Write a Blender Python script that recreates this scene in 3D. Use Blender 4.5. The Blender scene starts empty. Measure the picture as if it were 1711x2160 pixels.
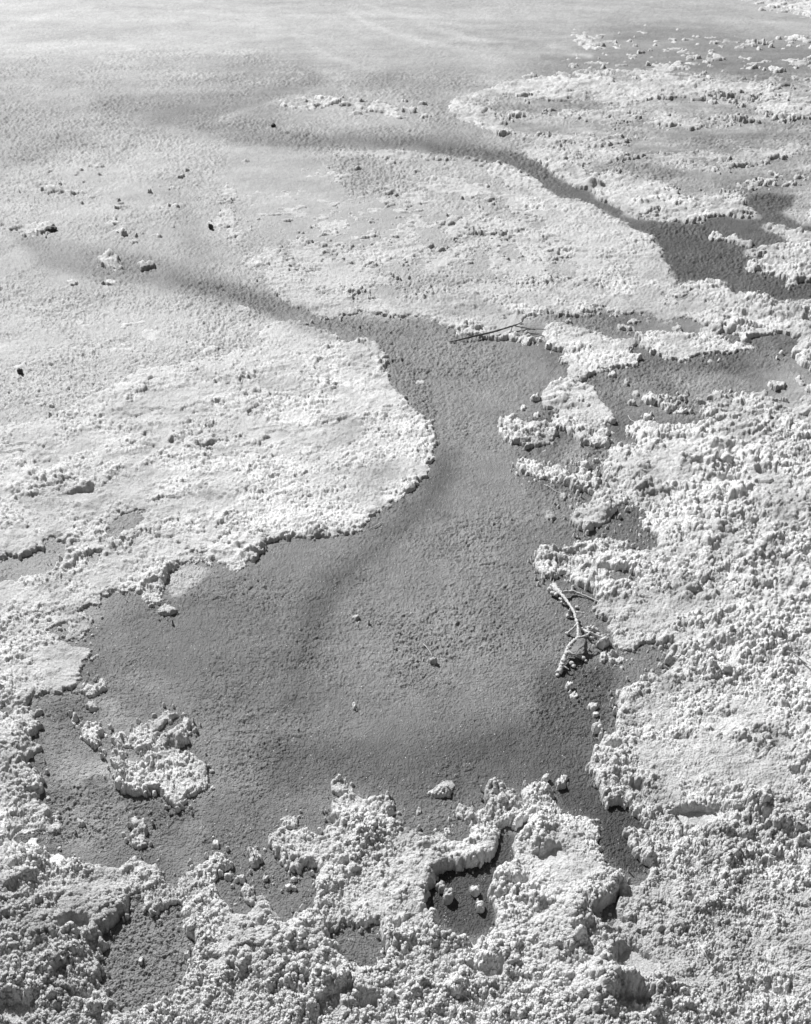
import bpy, math, time, random
import numpy as np
T0 = time.time()
R = math.radians
C = bpy.context.scene
# ------------------------------------------------------------------ camera
CAM_H, PITCH, VFOV = 1.5, 33.0, 48.0
cd = bpy.data.cameras.new("camera"); cam = bpy.data.objects.new("camera", cd)
C.collection.objects.link(cam); C.camera = cam
cam.location = (0, 0, CAM_H); cam.rotation_euler = (R(90 - PITCH), 0, 0)
cd.sensor_fit = 'VERTICAL'; cd.sensor_height = 24; cd.lens = 12 / math.tan(R(VFOV / 2))
cd.clip_start = 0.05; cd.clip_end = 2000
# ------------------------------------------------------------------ light
SUN_ELEV = 43.0
SUN_DIR = (-0.55, 0.835)                       # towards the sun, on the ground plane
az = math.atan2(SUN_DIR[0], SUN_DIR[1])        # from +Y towards +X
W = bpy.data.worlds.new("World"); C.world = W; W.use_nodes = True
nt = W.node_tree; bg = nt.nodes['Background']
sky = nt.nodes.new('ShaderNodeTexSky'); sky.sky_type = 'NISHITA'; sky.sun_disc = False
sky.sun_elevation = R(SUN_ELEV); sky.sun_rotation = az
bw = nt.nodes.new('ShaderNodeRGBToBW')          # black-and-white film
nt.links.new(sky.outputs[0], bw.inputs[0]); nt.links.new(bw.outputs[0], bg.inputs[0])
bg.inputs[1].default_value = 0.05
sl = bpy.data.lights.new("sun", 'SUN'); sun = bpy.data.objects.new("sun", sl)
C.collection.objects.link(sun); sl.energy = 4.8; sl.angle = R(0.5); sl.color = (1, 1, 1)
ce, se = math.cos(R(SUN_ELEV)), math.sin(R(SUN_ELEV))
nrm = math.hypot(*SUN_DIR)
from mathutils import Vector
sun.rotation_euler = Vector((SUN_DIR[0] / nrm * ce, SUN_DIR[1] / nrm * ce, se)).to_track_quat('Z', 'Y').to_euler()
C.view_settings.view_transform = 'Standard'; C.view_settings.look = 'None'
C.view_settings.exposure = 0.55; C.view_settings.gamma = 1.0
ALB = 0.60                                     # display-linear value of the photograph -> base colour

# ------------------------------------------------------------------ photograph pixel <-> ground
PW, PH = 1711.0, 2160.0
F = PH / 2 / math.tan(R(VFOV / 2))
cP, sP = math.cos(R(PITCH)), math.sin(R(PITCH))
def ground(u, v, z=0.0):
    a = (u - PW / 2) / F; b = (PH / 2 - v) / F
    dy = cP + b * sP; dz = -sP + b * cP
    t = (CAM_H - z) / -dz
    return a * t, dy * t
def pixel(X, Y):
    dz = -CAM_H
    depth = Y * cP - dz * sP; up = Y * sP + dz * cP
    return PW / 2 + F * X / depth, PH / 2 - F * up / depth

# ------------------------------------------------------------------ grid: cells grow with distance
K0 = 0.00092
ss = [math.log(0.80)]
while ss[-1] < math.log(16.0):
    s = ss[-1]; ss.append(s + K0 * (1 + 0.6 * max(0.0, s - math.log(0.95))))
YR = np.exp(np.array(ss)); NR = len(YR)
UC = np.arange(-0.72, 0.7201, K0); NC = len(UC)
X = (UC[None, :] * YR[:, None]).astype(np.float32)
Y = np.repeat(YR[:, None], NC, 1).astype(np.float32)
CX = (YR * K0).astype(np.float32)[:, None]; CY = np.gradient(YR).astype(np.float32)[:, None]
PU, PV = pixel(X, Y)
print("grid", NR, NC, NR * NC)

# ------------------------------------------------------------------ noise
def _tab(seed, n=1024):
    r = np.random.RandomState(seed); a = r.rand(n, n).astype(np.float32); return a
def perlin(x, y, seed):
    N = 512; r = np.random.RandomState(seed); ang = r.rand(N, N) * 2 * np.pi
    gx = np.cos(ang).astype(np.float32); gy = np.sin(ang).astype(np.float32)
    x0 = np.floor(x); y0 = np.floor(y); fx = (x - x0).astype(np.float32); fy = (y - y0).astype(np.float32)
    ix = x0.astype(np.int32) & (N - 1); iy = y0.astype(np.int32) & (N - 1)
    ix1 = (ix + 1) & (N - 1); iy1 = (iy + 1) & (N - 1)
    u = fx * fx * fx * (fx * (fx * 6 - 15) + 10); v = fy * fy * fy * (fy * (fy * 6 - 15) + 10)
    a = gx[iy, ix] * fx + gy[iy, ix] * fy
    b = gx[iy, ix1] * (fx - 1) + gy[iy, ix1] * fy
    c = gx[iy1, ix] * fx + gy[iy1, ix] * (fy - 1)
    d = gx[iy1, ix1] * (fx - 1) + gy[iy1, ix1] * (fy - 1)
    a = a + u * (b - a); c = c + u * (d - c)
    return (a + v * (c - a)) * 1.5
CELL = np.sqrt(CX * CY)                       # local resolution, metres
def vis(wl):                                    # fade detail the grid can not carry
    return np.clip((wl / CELL - 1.7) / 1.5, 0, 1)
def fbm(x, y, wl, octs, seed, gain=0.5):
    out = 0; a = 1.0; tot = 0
    for o in range(octs):
        w = wl / 2 ** o
        if np.isscalar(x) or x.shape == X.shape: k = vis(w)
        else: k = 1
        out = out + a * k * perlin(x / w + 17.3 * o, y / w - 9.1 * o, seed + o); tot += a; a *= gain
    return out / tot ** 0.5
def domes(x, y, size, seed, rmin=0.45, rmax=0.75, third=None):
    """round nodules packed on the plane, 0..1"""
    N = 512; r = np.random.RandomState(seed)
    jx = r.rand(N, N).astype(np.float32); jy = r.rand(N, N).astype(np.float32)
    rr = (rmin + (rmax - rmin) * r.rand(N, N)).astype(np.float32); hh = (0.45 + 0.55 * r.rand(N, N)).astype(np.float32)
    gx = (x / size).astype(np.float32); gy = (y / size).astype(np.float32)
    x0 = np.floor(gx); y0 = np.floor(gy)
    best = np.zeros_like(gx)
    for dj in (-1, 0, 1):
        for di in (-1, 0, 1):
            cx = x0 + di; cy = y0 + dj
            ix = cx.astype(np.int32) & (N - 1); iy = cy.astype(np.int32) & (N - 1)
            q = 1 - ((gx - cx - jx[iy, ix]) ** 2 + (gy - cy - jy[iy, ix]) ** 2) / rr[iy, ix] ** 2
            q = np.sqrt(np.maximum(q, 0)) * hh[iy, ix]
            np.maximum(best, q, out=best)
    return best

# ------------------------------------------------------------------ traced outlines -> raster in photo pixels
OX, OY, RW, RH = 500, 200, 2720, 3000
def fill(ras, poly, val):
    P = np.array(poly, float) + [OX, OY]
    y0 = max(0, int(P[:, 1].min())); y1 = min(RH - 1, int(P[:, 1].max()) + 1)
    A = P; B = np.roll(P, -1, 0)
    for j in range(y0, y1 + 1):
        yc = j + 0.5
        m = (A[:, 1] <= yc) != (B[:, 1] <= yc)
        if not m.any(): continue
        xs = np.sort(A[m, 0] + (yc - A[m, 1]) / (B[m, 1] - A[m, 1]) * (B[m, 0] - A[m, 0]))
        for a, b in zip(xs[::2], xs[1::2]):
            ras[j, max(0, int(round(a))):max(0, int(round(b)))] = val
def ell(cx, cy, rx, ry, n=14, rot=0, wob=0.18, seed=0):
    r = random.Random(int(cx * 7 + cy * 13) + seed); out = []
    for i in range(n):
        t = 2 * math.pi * i / n; k = 1 + wob * (r.random() * 2 - 1)
        a, b = rx * k * math.cos(t), ry * k * math.sin(t); c, s = math.cos(R(rot)), math.sin(R(rot))
        out.append((cx + a * c + b * s, cy - a * s + b * c))
    return out

SHELF_W = [(-480,560),(0,605),(200,598),(400,628),(500,646),(560,672),(630,677),(711,702),(718,724),(771,714),(799,728),(813,758),(820,786),(830,825),(865,853),(887,874),(911,895),(918,916),(916,945),(911,969),(906,986),(897,1011),(869,1032),(837,1060),(820,1078),(802,1088),(770,1102),(753,1123),(729,1134),(690,1136),(645,1142),(630,1133),(598,1128),(585,1133),(562,1153),(537,1176),(520,1187),(516,1204),(492,1204),(478,1187),(450,1187),(435,1197),(414,1190),(397,1188),(355,1206),(355,1222),(344,1236),(351,1243),(344,1250),(351,1264),(327,1273),(299,1271),(295,1257),(288,1236),(281,1241),(246,1245),(232,1255),(221,1275),(190,1282),(150,1290),(100,1285),(60,1300),(0,1310),(-480,1340)]
SHELF_MID = [(470,470),(560,600),(606,644),(627,647),(665,666),(700,673),(718,668),(760,660),(827,670),(851,680),(869,670),(897,670),(918,687),(946,687),(957,680),(964,698),(999,709),(1027,716),(1087,719),(1108,726),(1136,730),(1150,719),(1108,706),(1096,690),(1108,670),(1160,660),(1199,668),(1244,667),(1252,677),(1276,674),(1336,660),(1380,625),(1427,600),(1424,582),(1410,561),(1399,550),(1403,533),(1392,519),(1381,498),(1339,487),(1315,466),(1280,449),(1241,431),(1227,422),(1181,417),(1150,396),(1111,364),(1060,345),(1000,335),(830,318),(700,318),(560,330),(470,380)]
NE_POOL = [(900,300),(1000,312),(1080,322),(1132,338),(1150,354),(1174,375),(1209,392),(1248,403),(1255,417),(1276,424),(1311,442),(1318,456),(1339,461),(1385,466),(1448,471),(1480,473),(1494,459),(1532,456),(1568,464),(1606,461),(1592,445),(1571,435),(1575,417),(1585,410),(1606,405),(1648,410),(1680,413),(1669,424),(1673,435),(1645,449),(1666,459),(1676,466),(1691,477),(1760,477),(1760,492),(1687,489),(1659,480),(1638,473),(1606,475),(1610,487),(1638,494),(1659,508),(1666,515),(1631,522),(1568,529),(1564,540),(1592,543),(1617,543),(1606,554),(1575,557),(1566,570),(1578,577),(1631,582),(1655,596),(1659,610),(1673,614),(1684,596),(1800,590),(1800,640),(1711,635),(1687,631),(1648,638),(1603,621),(1547,624),(1536,610),(1529,594),(1462,594),(1427,598),(1424,582),(1410,561),(1399,550),(1403,533),(1392,519),(1381,498),(1339,487),(1315,466),(1280,449),(1241,431),(1227,422),(1181,417),(1150,396),(1111,364),(1060,345),(1000,335),(900,318)]
NE_BANK = [(945,215),(1010,190),(1130,165),(1250,165),(1330,180),(1460,170),(1600,180),(1711,215),(2100,215),(2100,480),(1760,477),(1711,477),(1711,405),(1600,400),(1575,425),(1592,445),(1606,461),(1494,459),(1480,473),(1385,466),(1339,461),(1318,456),(1248,403),(1209,392),(1150,354),(1100,318),(1020,270),(950,245)]
E_BANK = [(1711,480),(1687,489),(1659,478),(1610,470),(1606,476),(1640,496),(1662,515),(1568,529),(1564,540),(1617,543),(1566,565),(1578,577),(1631,582),(1655,596),(1659,610),(1673,614),(1684,596),(1760,600),(2100,600),(2100,480)]
MOUNDS = [(1336,660),(1352,640),(1400,622),(1440,600),(1462,594),(1529,594),(1536,610),(1547,624),(1603,619),(1627,639),(1652,641),(1670,650),(1690,630),(1760,620),(2100,620),(2100,740),(1711,725),(1694,712),(1652,704),(1617,707),(1571,716),(1525,697),(1497,690),(1469,680),(1440,672),(1400,678),(1370,672)]
STRIP_A = [(1153,684),(1181,684),(1234,695),(1280,716),(1339,719),(1343,730),(1307,737),(1350,755),(1346,765),(1308,776),(1252,786),(1230,807),(1206,800),(1195,790),(1202,769),(1181,765),(1199,748),(1174,740),(1150,737),(1160,719),(1146,705)]
STRIP_B = [(1343,705),(1427,705),(1497,716),(1596,735),(1550,741),(1462,748),(1452,762),(1420,758),(1378,748),(1353,733),(1350,722)]
EDGE_LUMP = [(2100,740),(1711,714),(1687,723),(1675,735),(1666,751),(1678,765),(1691,772),(1711,782),(1800,790),(2100,800)]
ARCH_A = [(1174,807),(1202,804),(1228,814),(1252,818),(1266,846),(1290,867),(1301,892),(1266,895),(1287,913),(1280,944),(1252,944),(1223,937),(1199,913),(1178,906),(1167,888),(1181,867),(1150,863),(1143,846),(1146,828)]
ARCH_B = [(1055,890),(1080,886),(1129,900),(1155,896),(1172,905),(1176,918),(1160,936),(1132,944),(1115,937),(1087,937),(1062,928),(1055,908)]
CHAIN = [(1087,984),(1104,972),(1125,978),(1150,988),(1180,988),(1199,1000),(1200,1012),(1165,1013),(1140,1010),(1118,1003),(1095,996)]
RIGHT = [(1322,916),(1318,900),(1350,895),(1385,906),(1438,902),(1532,895),(1638,888),(1680,891),(2150,860),(2150,2450),(1200,2700),(1312,1878),(1350,1868),(1378,1838),(1346,1813),(1339,1785),(1315,1760),(1322,1753),(1367,1757),(1350,1739),(1329,1725),(1322,1704),(1287,1697),(1269,1676),(1255,1648),(1241,1623),(1241,1608),(1252,1580),(1273,1573),(1297,1556),(1297,1517),(1311,1485),(1315,1461),(1339,1457),(1357,1457),(1392,1440),(1403,1419),(1441,1401),(1410,1397),(1403,1380),(1427,1369),(1420,1355),(1392,1362),(1374,1359),(1350,1362),(1336,1373),(1308,1369),(1294,1352),(1287,1327),(1294,1317),(1269,1306),(1248,1289),(1262,1271),(1259,1253),(1216,1229),(1199,1215),(1174,1215),(1143,1218),(1129,1194),(1129,1173),(1143,1165),(1178,1173),(1209,1162),(1240,1150),(1252,1146),(1287,1141),(1311,1145),(1329,1159),(1385,1162),(1396,1145),(1371,1120),(1353,1116),(1360,1090),(1350,1068),(1322,1062),(1301,1072),(1287,1092),(1283,1106),(1234,1123),(1202,1106),(1213,1078),(1252,1060),(1262,1046),(1250,1036),(1216,1039),(1195,1025),(1200,1012),(1227,1000),(1216,988),(1230,976),(1241,986),(1237,1000),(1256,1012),(1287,1030),(1275,1005),(1283,972),(1287,955),(1304,937),(1329,945),(1350,945),(1343,927)]
FRONT = [(-450,1787),(0,1787),(30,1775),(69,1771),(92,1804),(148,1817),(164,1830),(193,1827),(226,1833),(270,1828),(289,1815),(325,1833),(348,1856),(354,1869),(374,1885),(380,1859),(420,1833),(462,1810),(492,1823),(489,1833),(469,1836),(459,1869),(470,1918),(492,1938),(520,1932),(533,1912),(557,1898),(572,1893),(578,1912),(592,1940),(590,1960),(608,1955),(630,1932),(666,1922),(668,1862),(673,1838),(628,1841),(603,1838),(596,1820),(579,1796),(575,1771),(600,1757),(635,1757),(680,1764),(695,1753),(715,1764),(712,1750),(702,1739),(695,1708),(712,1683),(751,1683),(775,1694),(800,1687),(821,1687),(825,1711),(810,1732),(839,1736),(842,1750),(877,1750),(891,1760),(909,1767),(937,1767),(961,1775),(993,1764),(997,1743),(968,1729),(958,1704),(972,1697),(990,1715),(1021,1729),(1021,1697),(1028,1673),(1046,1662),(1074,1669),(1088,1697),(1099,1715),(1096,1732),(1084,1744),(1060,1743),(1046,1760),(1056,1778),(1053,1799),(1032,1820),(997,1827),(961,1841),(926,1848),(912,1859),(895,1897),(905,1925),(920,1950),(935,1980),(970,1992),(1000,2000),(1025,1980),(1048,1965),(1052,1930),(1035,1901),(1042,1862),(1067,1831),(1084,1817),(1088,1789),(1098,1760),(1113,1740),(1108,1704),(1098,1680),(1109,1662),(1129,1659),(1157,1673),(1174,1704),(1188,1715),(1225,1730),(1258,1738),(1266,1770),(1272,1800),(1282,1838),(1312,1878),(1300,1890),(1262,1925),(1300,1990),(1330,2010),(1390,2120),(1370,2200),(1300,2700),(-450,2500)]
LEFT_A = [(-450,1370),(0,1355),(40,1337),(110,1342),(151,1359),(190,1376),(176,1401),(172,1429),(183,1445),(160,1452),(105,1461),(70,1471),(56,1489),(0,1489),(-450,1500)]
LEFT_B = [(-450,1520),(0,1500),(20,1510),(60,1500),(88,1527),(84,1548),(56,1562),(49,1587),(63,1626),(91,1640),(98,1653),(92,1679),(62,1699),(108,1718),(125,1722),(121,1748),(85,1752),(43,1754),(20,1764),(0,1780),(-450,1780)]
ISL_BIG = [(243,1640),(262,1632),(290,1620),(318,1600),(340,1590),(362,1584),(374,1588),(374,1604),(392,1596),(415,1602),(430,1612),(438,1635),(442,1655),(430,1670),(410,1680),(396,1682),(384,1705),(368,1704),(350,1690),(340,1672),(318,1668),(290,1684),(270,1672),(248,1664)]
ISL_MID = [(268,1560),(280,1545),(300,1532),(318,1528),(332,1516),(352,1505),(372,1505),(376,1514),(352,1524),(336,1538),(322,1548),(330,1560),(322,1580),(308,1590),(296,1592),(284,1582),(272,1572)]
ISL_ARM = [(330,1572),(345,1552),(368,1548),(382,1538),(390,1523),(404,1525),(404,1536),(390,1548),(404,1565),(380,1576),(352,1584),(335,1580)]
ISL_W1 = [(236,1560),(244,1548),(262,1548),(268,1560),(262,1572),(244,1570)]
ISL_W2 = [(236,1590),(256,1576),(268,1590),(262,1604),(282,1614),(278,1622),(246,1622),(236,1612)]
ISL_W3 = [(170,1545),(185,1530),(206,1530),(216,1540),(210,1552),(214,1562),(200,1580),(188,1570),(178,1562)]
ISL_N = [(146,1316),(165,1312),(193,1300),(198,1312),(190,1330),(168,1337),(152,1345),(146,1335)]
TONGUE = [(700,1655),(716,1648),(730,1656),(745,1664),(748,1676),(735,1683),(712,1680),(700,1672)]

# name, kind, category, label, polygons, thick(m), edge width(m)
REG = []
def region(name, cat, label, polys, thick, ew, group=None, kind=None):
    REG.append(dict(name=name, cat=cat, label=label, polys=polys, thick=thick, ew=ew, group=group, kind=kind)); return len(REG)
region("crust_bank", "crust bank", "broad rounded shelf of white salt crust filling the left, west of the dark stream bed", [SHELF_W], .008, .022, kind='structure')
region("crust_bank", "crust bank", "low pale crust shelf in the upper middle between two dark channels", [SHELF_MID], .005, .016, kind='structure')
region("crust_bank", "crust bank", "pocked pale crust bank at upper right, above the dark pool", [NE_BANK], .007, .014, kind='structure')
region("crust_bank", "crust bank", "knobbly white crust cape at the right edge jutting into the dark pool", [E_BANK], .020, .018, kind='structure')
region("crust_bank", "crust bank", "rows of cauliflower crust mounds at the right edge below the dark pool", [MOUNDS], .014, .016, kind='structure')
region("crust_bank", "crust bank", "large rough white crust bank covering the lower right", [RIGHT], .022, .018, kind='structure')
region("crust_bank", "crust bank", "thick lumpy foreground crust along the bottom, with ledges and hollows", [FRONT], .024, .018, kind='structure')
region("crust_sheet", "crust sheet", "crinkled crust sheet at the left edge just below the shelf's ragged rim", [LEFT_A], .010, .010)
region("crust_sheet", "crust sheet", "crust sheet at the left edge ending in a shadowed ledge, above the foreground crust", [LEFT_B], .013, .012)
region("crust_sheet", "crust sheet", "ragged crust sheet right of the dark twig, ending in a thin point", [STRIP_A], .010, .010)
region("crust_sheet", "crust sheet", "thin long crust strip below the smooth grey puddle at right", [STRIP_B], .008, .009)
region("crust_sheet", "crust sheet", "small white crust lump on the right edge above the pale mud", [EDGE_LUMP], .022, .016)
region("crust_island", "crust island", "large bubbly crust island standing in mud right of the stream's neck", [ARCH_A], .012, .012)
region("crust_island", "crust island", "knobbly oblong crust island at the stream's right edge above the chain of knobs", [ARCH_B], .016, .014)
region("crust_island", "crust island", "chain of low crust knobs joined to a flat round cap, beside the stream", [CHAIN], .012, .010)
region("crust_island", "crust island", "biggest crust island on the left mud, a rounded double lobe with dark shadow", [ISL_BIG], .018, .014)
region("crust_island", "crust island", "crust island with a ring hollow and a long arm, just above the double lobe", [ISL_MID], .013, .011)
region("crust_island", "crust island", "hooked crust island with a small knob at its tip, right of the ringed one", [ISL_ARM], .012, .010)
region("crust_island", "crust island", "small round crust knob touching the ringed island's left side", [ISL_W1], .010, .009)
region("crust_island", "crust island", "pale flat crust scrap left of the double lobe's upper edge", [ISL_W2], .008, .008)
region("crust_island", "crust island", "small nobbly crust island between the left edge crust and the ringed island", [ISL_W3], .011, .009)
region("crust_island", "crust island", "layered crust fragment at the upper left corner of the dark basin", [ISL_N], .013, .010)
region("crust_island", "crust island", "small knobbly crust cluster on the dark mud above the foreground crust's middle tip", [TONGUE], .013, .010)
region("crust_island", "crust island", "oval crust island alone in the dark basin below the shelf's rim", [[(328,1290),(340,1282),(356,1278),(370,1283),(374,1291),(360,1298),(340,1299)]], .012, .010)
region("crust_island", "crust island", "crumbly crust island on the dark mud above the bottom middle crust", [[(898,1674),(912,1664),(925,1660),(932,1648),(946,1645),(957,1650),(958,1664),(950,1680),(930,1684),(914,1682)]], .012, .009)
region("crust_island", "crust island", "short double knobbed crust piece above the foreground crust's left tip", [[(588,1735),(600,1728),(612,1722),(621,1722),(627,1735),(621,1748),(606,1752),(596,1756),(594,1745)]], .014, .010)
region("crust_island", "crust island", "low crust island in the stream with domed top, left end of the shadowed pair", [[(204,549),(214,543),(236,539),(250,545),(248,558),(262,566),(240,568),(218,563)]], .022, .020)
region("crust_island", "crust island", "narrow crust sliver right of the domed island in the stream bed", [[(288,566),(300,560),(326,556),(328,562),(308,570),(296,571)]], .016, .016)
region("crust_island", "crust island", "domed white crust lump on the pale flat, far right of the stream's islands", [[(517,556),(528,546),(548,543),(560,548),(560,554),(545,562),(526,567)]], .022, .020)
region("crust_island", "crust island", "elongated flaky crust island beside the long dark stone", [[(24,484),(60,478),(108,474),(116,480),(96,490),(78,496),(50,497),(40,490)]], .018, .018)
region("crust_island", "crust island", "small white crust tuft on the pale flat, left of its twin below the stream", [[(138,597),(150,590),(165,595),(160,601),(145,602)]], .016, .014)
region("crust_island", "crust island", "small white crust tuft on the pale flat, right of its twin below the stream", [[(220,596),(232,590),(246,594),(240,600),(226,600)]], .014, .014)
region("crust_island", "crust island", "white crust knob where the stream meets the left shelf's top edge", [[(496,652),(508,644),(526,648),(528,655),(508,658)]], .020, .016)
region("crust_island", "crust island", "narrow knotted crust islet lying in the dark pool at upper right", [[(1494,501),(1511,496),(1529,505),(1550,498),(1557,508),(1589,515),(1585,524),(1564,520),(1532,510),(1501,507)]], .018, .014)
region("crust_island", "crust island", "wrinkled oblong crust island in the mud patch at right, right of its smaller mate", [[(1385,848),(1398,844),(1415,848),(1427,860),(1418,868),(1400,864),(1386,858)]], .013, .010)
region("crust_island", "crust island", "smaller crust island in the mud patch at right, left of the wrinkled one", [[(1352,840),(1368,837),(1382,843),(1380,854),(1362,852)]], .009, .009)
region("crust_island", "crust island", "crust shard right beside the salt crusted branch's fork", [[(1258,1360),(1264,1350),(1276,1345),(1284,1352),(1284,1362),(1270,1368),(1256,1367)]], .014, .008)
region("crust_island", "crust island", "jagged crust piece at the right, below the branch's side twigs", [[(1285,1390),(1290,1378),(1300,1374),(1308,1382),(1318,1384),(1318,1394),(1304,1400),(1290,1400)]], .014, .009)
region("crust_island", "crust island", "larger bean-shaped crust block in the hollow between foreground crust tips", [[(1052,1888),(1052,1888),(1052,1888)]], .01, .009)
REG.pop()
region("crust_island", "crust island", "loose oval crust block with dimpled top in the small bay at bottom left of centre", [[(506,1888),(514,1872),(524,1870),(536,1884),(540,1900),(530,1910),(516,1904)]], .018, .010)
region("crust_island", "crust island", "pair of round crust knobs stacked in the bay right of the dimpled block", [[(524,1800),(534,1794),(546,1800),(552,1815),(546,1828),(532,1830),(526,1818)]], .016, .010)
region("crust_island", "crust island", "crust crumbs strung down the pale pool bottom, left of the basin's lower edge", [[(276,1736),(288,1732),(292,1740),(306,1740),(312,1756),(304,1768),(314,1784),(300,1792),(284,1786),(276,1770),(284,1754)]], .009, .007)
CL = [(1200,1447,9,6,"split flat salt lump below the branch tip, highest of the lumps in the row"),(1212,1464,9,7,"round salt lump second in the row down the basin's right side"),(1251,1493,9,8,"plump salt lump midway down the basin's right side"),(1254,1508,6,4,"tiny salt lump right under the plump midway one"),(1261,1538,11,9,"wide salt lump in the row, next above the right bank's bulge"),(1377,1429,9,8,"bright round salt lump close under the bay of the right bank"),(1391,1433,6,6,"small salt lump touching the bay's bright round one"),(1394,1405,6,5,"small salt lump at the mouth of the bay by the pale strip"),(1149,1646,9,7,"left salt lump of the three above the foreground crust's right tip"),(1183,1656,9,10,"largest salt lump of the three above the foreground's right tip"),(1189,1642,7,6,"rear salt lump touching the largest of the three"),(1162,1091,11,10,"knobbly salt lump standing alone in the neck of the basin"),(1128,841,10,6,"round salt lump at the stream's right shore, north of the bubbly island"),(1058,911,6,6,"small ball of salt at the left tip of the oblong island"),(1187,1050,6,6,"small salt lump between the chain of knobs and the lone knobbly one"),(197,1492,11,9,"roundish salt lump at the basin's left shore, lower of two"),(192,1461,15,11,"ringed salt lump at the basin's left shore, upper of two"),(218,1446,8,12,"narrow salt lump right of the ringed one at the left shore"),(1290,1382,0,0,""),(930,1877,11,9,"smaller rounded lump deep in the shadowed hollow at bottom"),(945,1897,9,12,"egg shaped lump in the middle of the shadowed hollow at bottom"),(1001,1884,10,9,"round lump alone in the right part of the shadowed hollow"),(1012,1918,9,10,"thin crumbly lump at the right rim of the shadowed hollow"),(622,1858,8,5,"flat flake in the small bay under the left ledge, upper one"),(612,1875,9,5,"flat flake in the small bay under the left ledge, lower one"),(1273,1388,9,9,"salt lump between the branch and the jagged crust piece"),(884,1712,5,5,"speck of salt on the dark mud left of the foreground tip"),(560,1855,8,7,"knob between the two bays at bottom left of centre"),(508,1862,9,8,"knob in the bay at bottom left, above the dimpled block"),(485,1855,7,7,"knob tucked against the shore of the bay at bottom left"),(943,1755,7,7,"left tiny knob on the mud behind the central foreground crust"),(925,1762,7,6,"middle tiny knob on the mud behind the central foreground crust"),(298,2030,6,7,"dark-sided pebble of salt in the sparkling pool at bottom left"),(453,1784,7,6,"small salt pebble on the mud above the bottom left crust"),(1322,1360,0,0,""),(1103,862,6,4,"flat pebble in the stream's right shallows, left of the bubbly island"),(1341,831,8,4,"thin salt flake in the mud patch at right, top left one"),(1366,881,9,4,"thin salt flake in the mud patch at right, lowest one"),(1290,793,9,5,"salt flake below the pointed end of the ragged sheet"),(888,808,11,4,"bright flake on the gravelly strip beside the left shelf"),(910,1395,10,5,"bright elongated salt pebble in the middle of the basin"),(748,1489,4,6,"tiny bright white chip on the dark basin floor"),(752,1303,8,4,"small angular chip high on the basin floor"),(1131,878,7,4,"chip of crust just above the oblong island"),(1119,938,7,5,"knob on the lower edge of the oblong island")]
CL = [c for c in CL if c[2] > 0]
CLUMP0 = len(REG) + 1
for cx, cy, rx, ry, lab in CL:
    mm = max(rx, ry) * 0.0009 * (1.6 if cy < 1100 else 1)
    region("salt_clump", "salt lump", lab, [ell(cx, cy, rx, ry)], mm * (.75 if rx * ry > 45 else .4) + .001, mm * 1.1, group="loose salt lumps on the mud")
HOLES = [  # bare floor inside crust
 [(35,1176),(81,1166),(109,1141),(140,1145),(148,1162),(133,1187),(88,1211),(35,1218),(-20,1229),(-300,1240),(-300,1190),(0,1180)],
 [(169,1187),(186,1169),(211,1159),(225,1162),(211,1180),(183,1190)],
 [(400,1163),(415,1157),(438,1160),(436,1172),(412,1172)],
 [(205,1140),(240,1100),(290,1075),(312,1078),(290,1110),(240,1140)],
 [(272,1889),(295,1882),(305,1918),(328,1931),(370,1909),(378,1915),(393,1948),(410,1981),(407,2013),(400,2053),(362,2105),(335,2132),(295,2145),(256,2152),(228,2128),(214,2059),(216,2013),(226,2004),(216,1974),(259,1948),(262,1928)],
 [(712,1958),(760,1950),(808,1946),(822,1975),(812,2025),(780,2056),(740,2048),(708,2012),(690,1975)],
 [(1285,1205),(1300,1200),(1330,1204),(1355,1225),(1340,1236),(1300,1236),(1280,1222)],
 [(1252,655),(1260,648),(1285,648),(1297,656),(1285,665),(1260,665)],
 [(1345,452),(1370,441),(1395,445),(1400,452),(1370,457)],
 [(1395,386),(1420,378),(1470,378),(1462,388),(1420,393)],
 [(1590,352),(1625,346),(1650,352),(1630,360),(1600,360)],
 [(1095,472),(1130,468),(1170,466),(1150,480),(1110,482)],
 [(1375,672),(1390,674),(1405,677),(1440,671),(1465,675),(1490,690),(1480,705),(1440,703),(1400,704),(1350,700),(1330,690),(1345,678)],
 [(1310,450),(1340,440),(1345,443),(1320,455)],
]
lab = np.zeros((RH, RW), np.uint8); labi = np.zeros((RH, RW), np.uint8)
for i, r in enumerate(REG):
    for p in r['polys']: fill(labi if r['cat'] in ('crust island', 'salt lump') else lab, p, i + 1)
for h in HOLES[:4]+HOLES[4:]: fill(lab, h, 0)
pool = np.zeros((RH, RW), np.uint8); fill(pool, NE_POOL, 1)
lab[pool > 0] = 0

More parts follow.
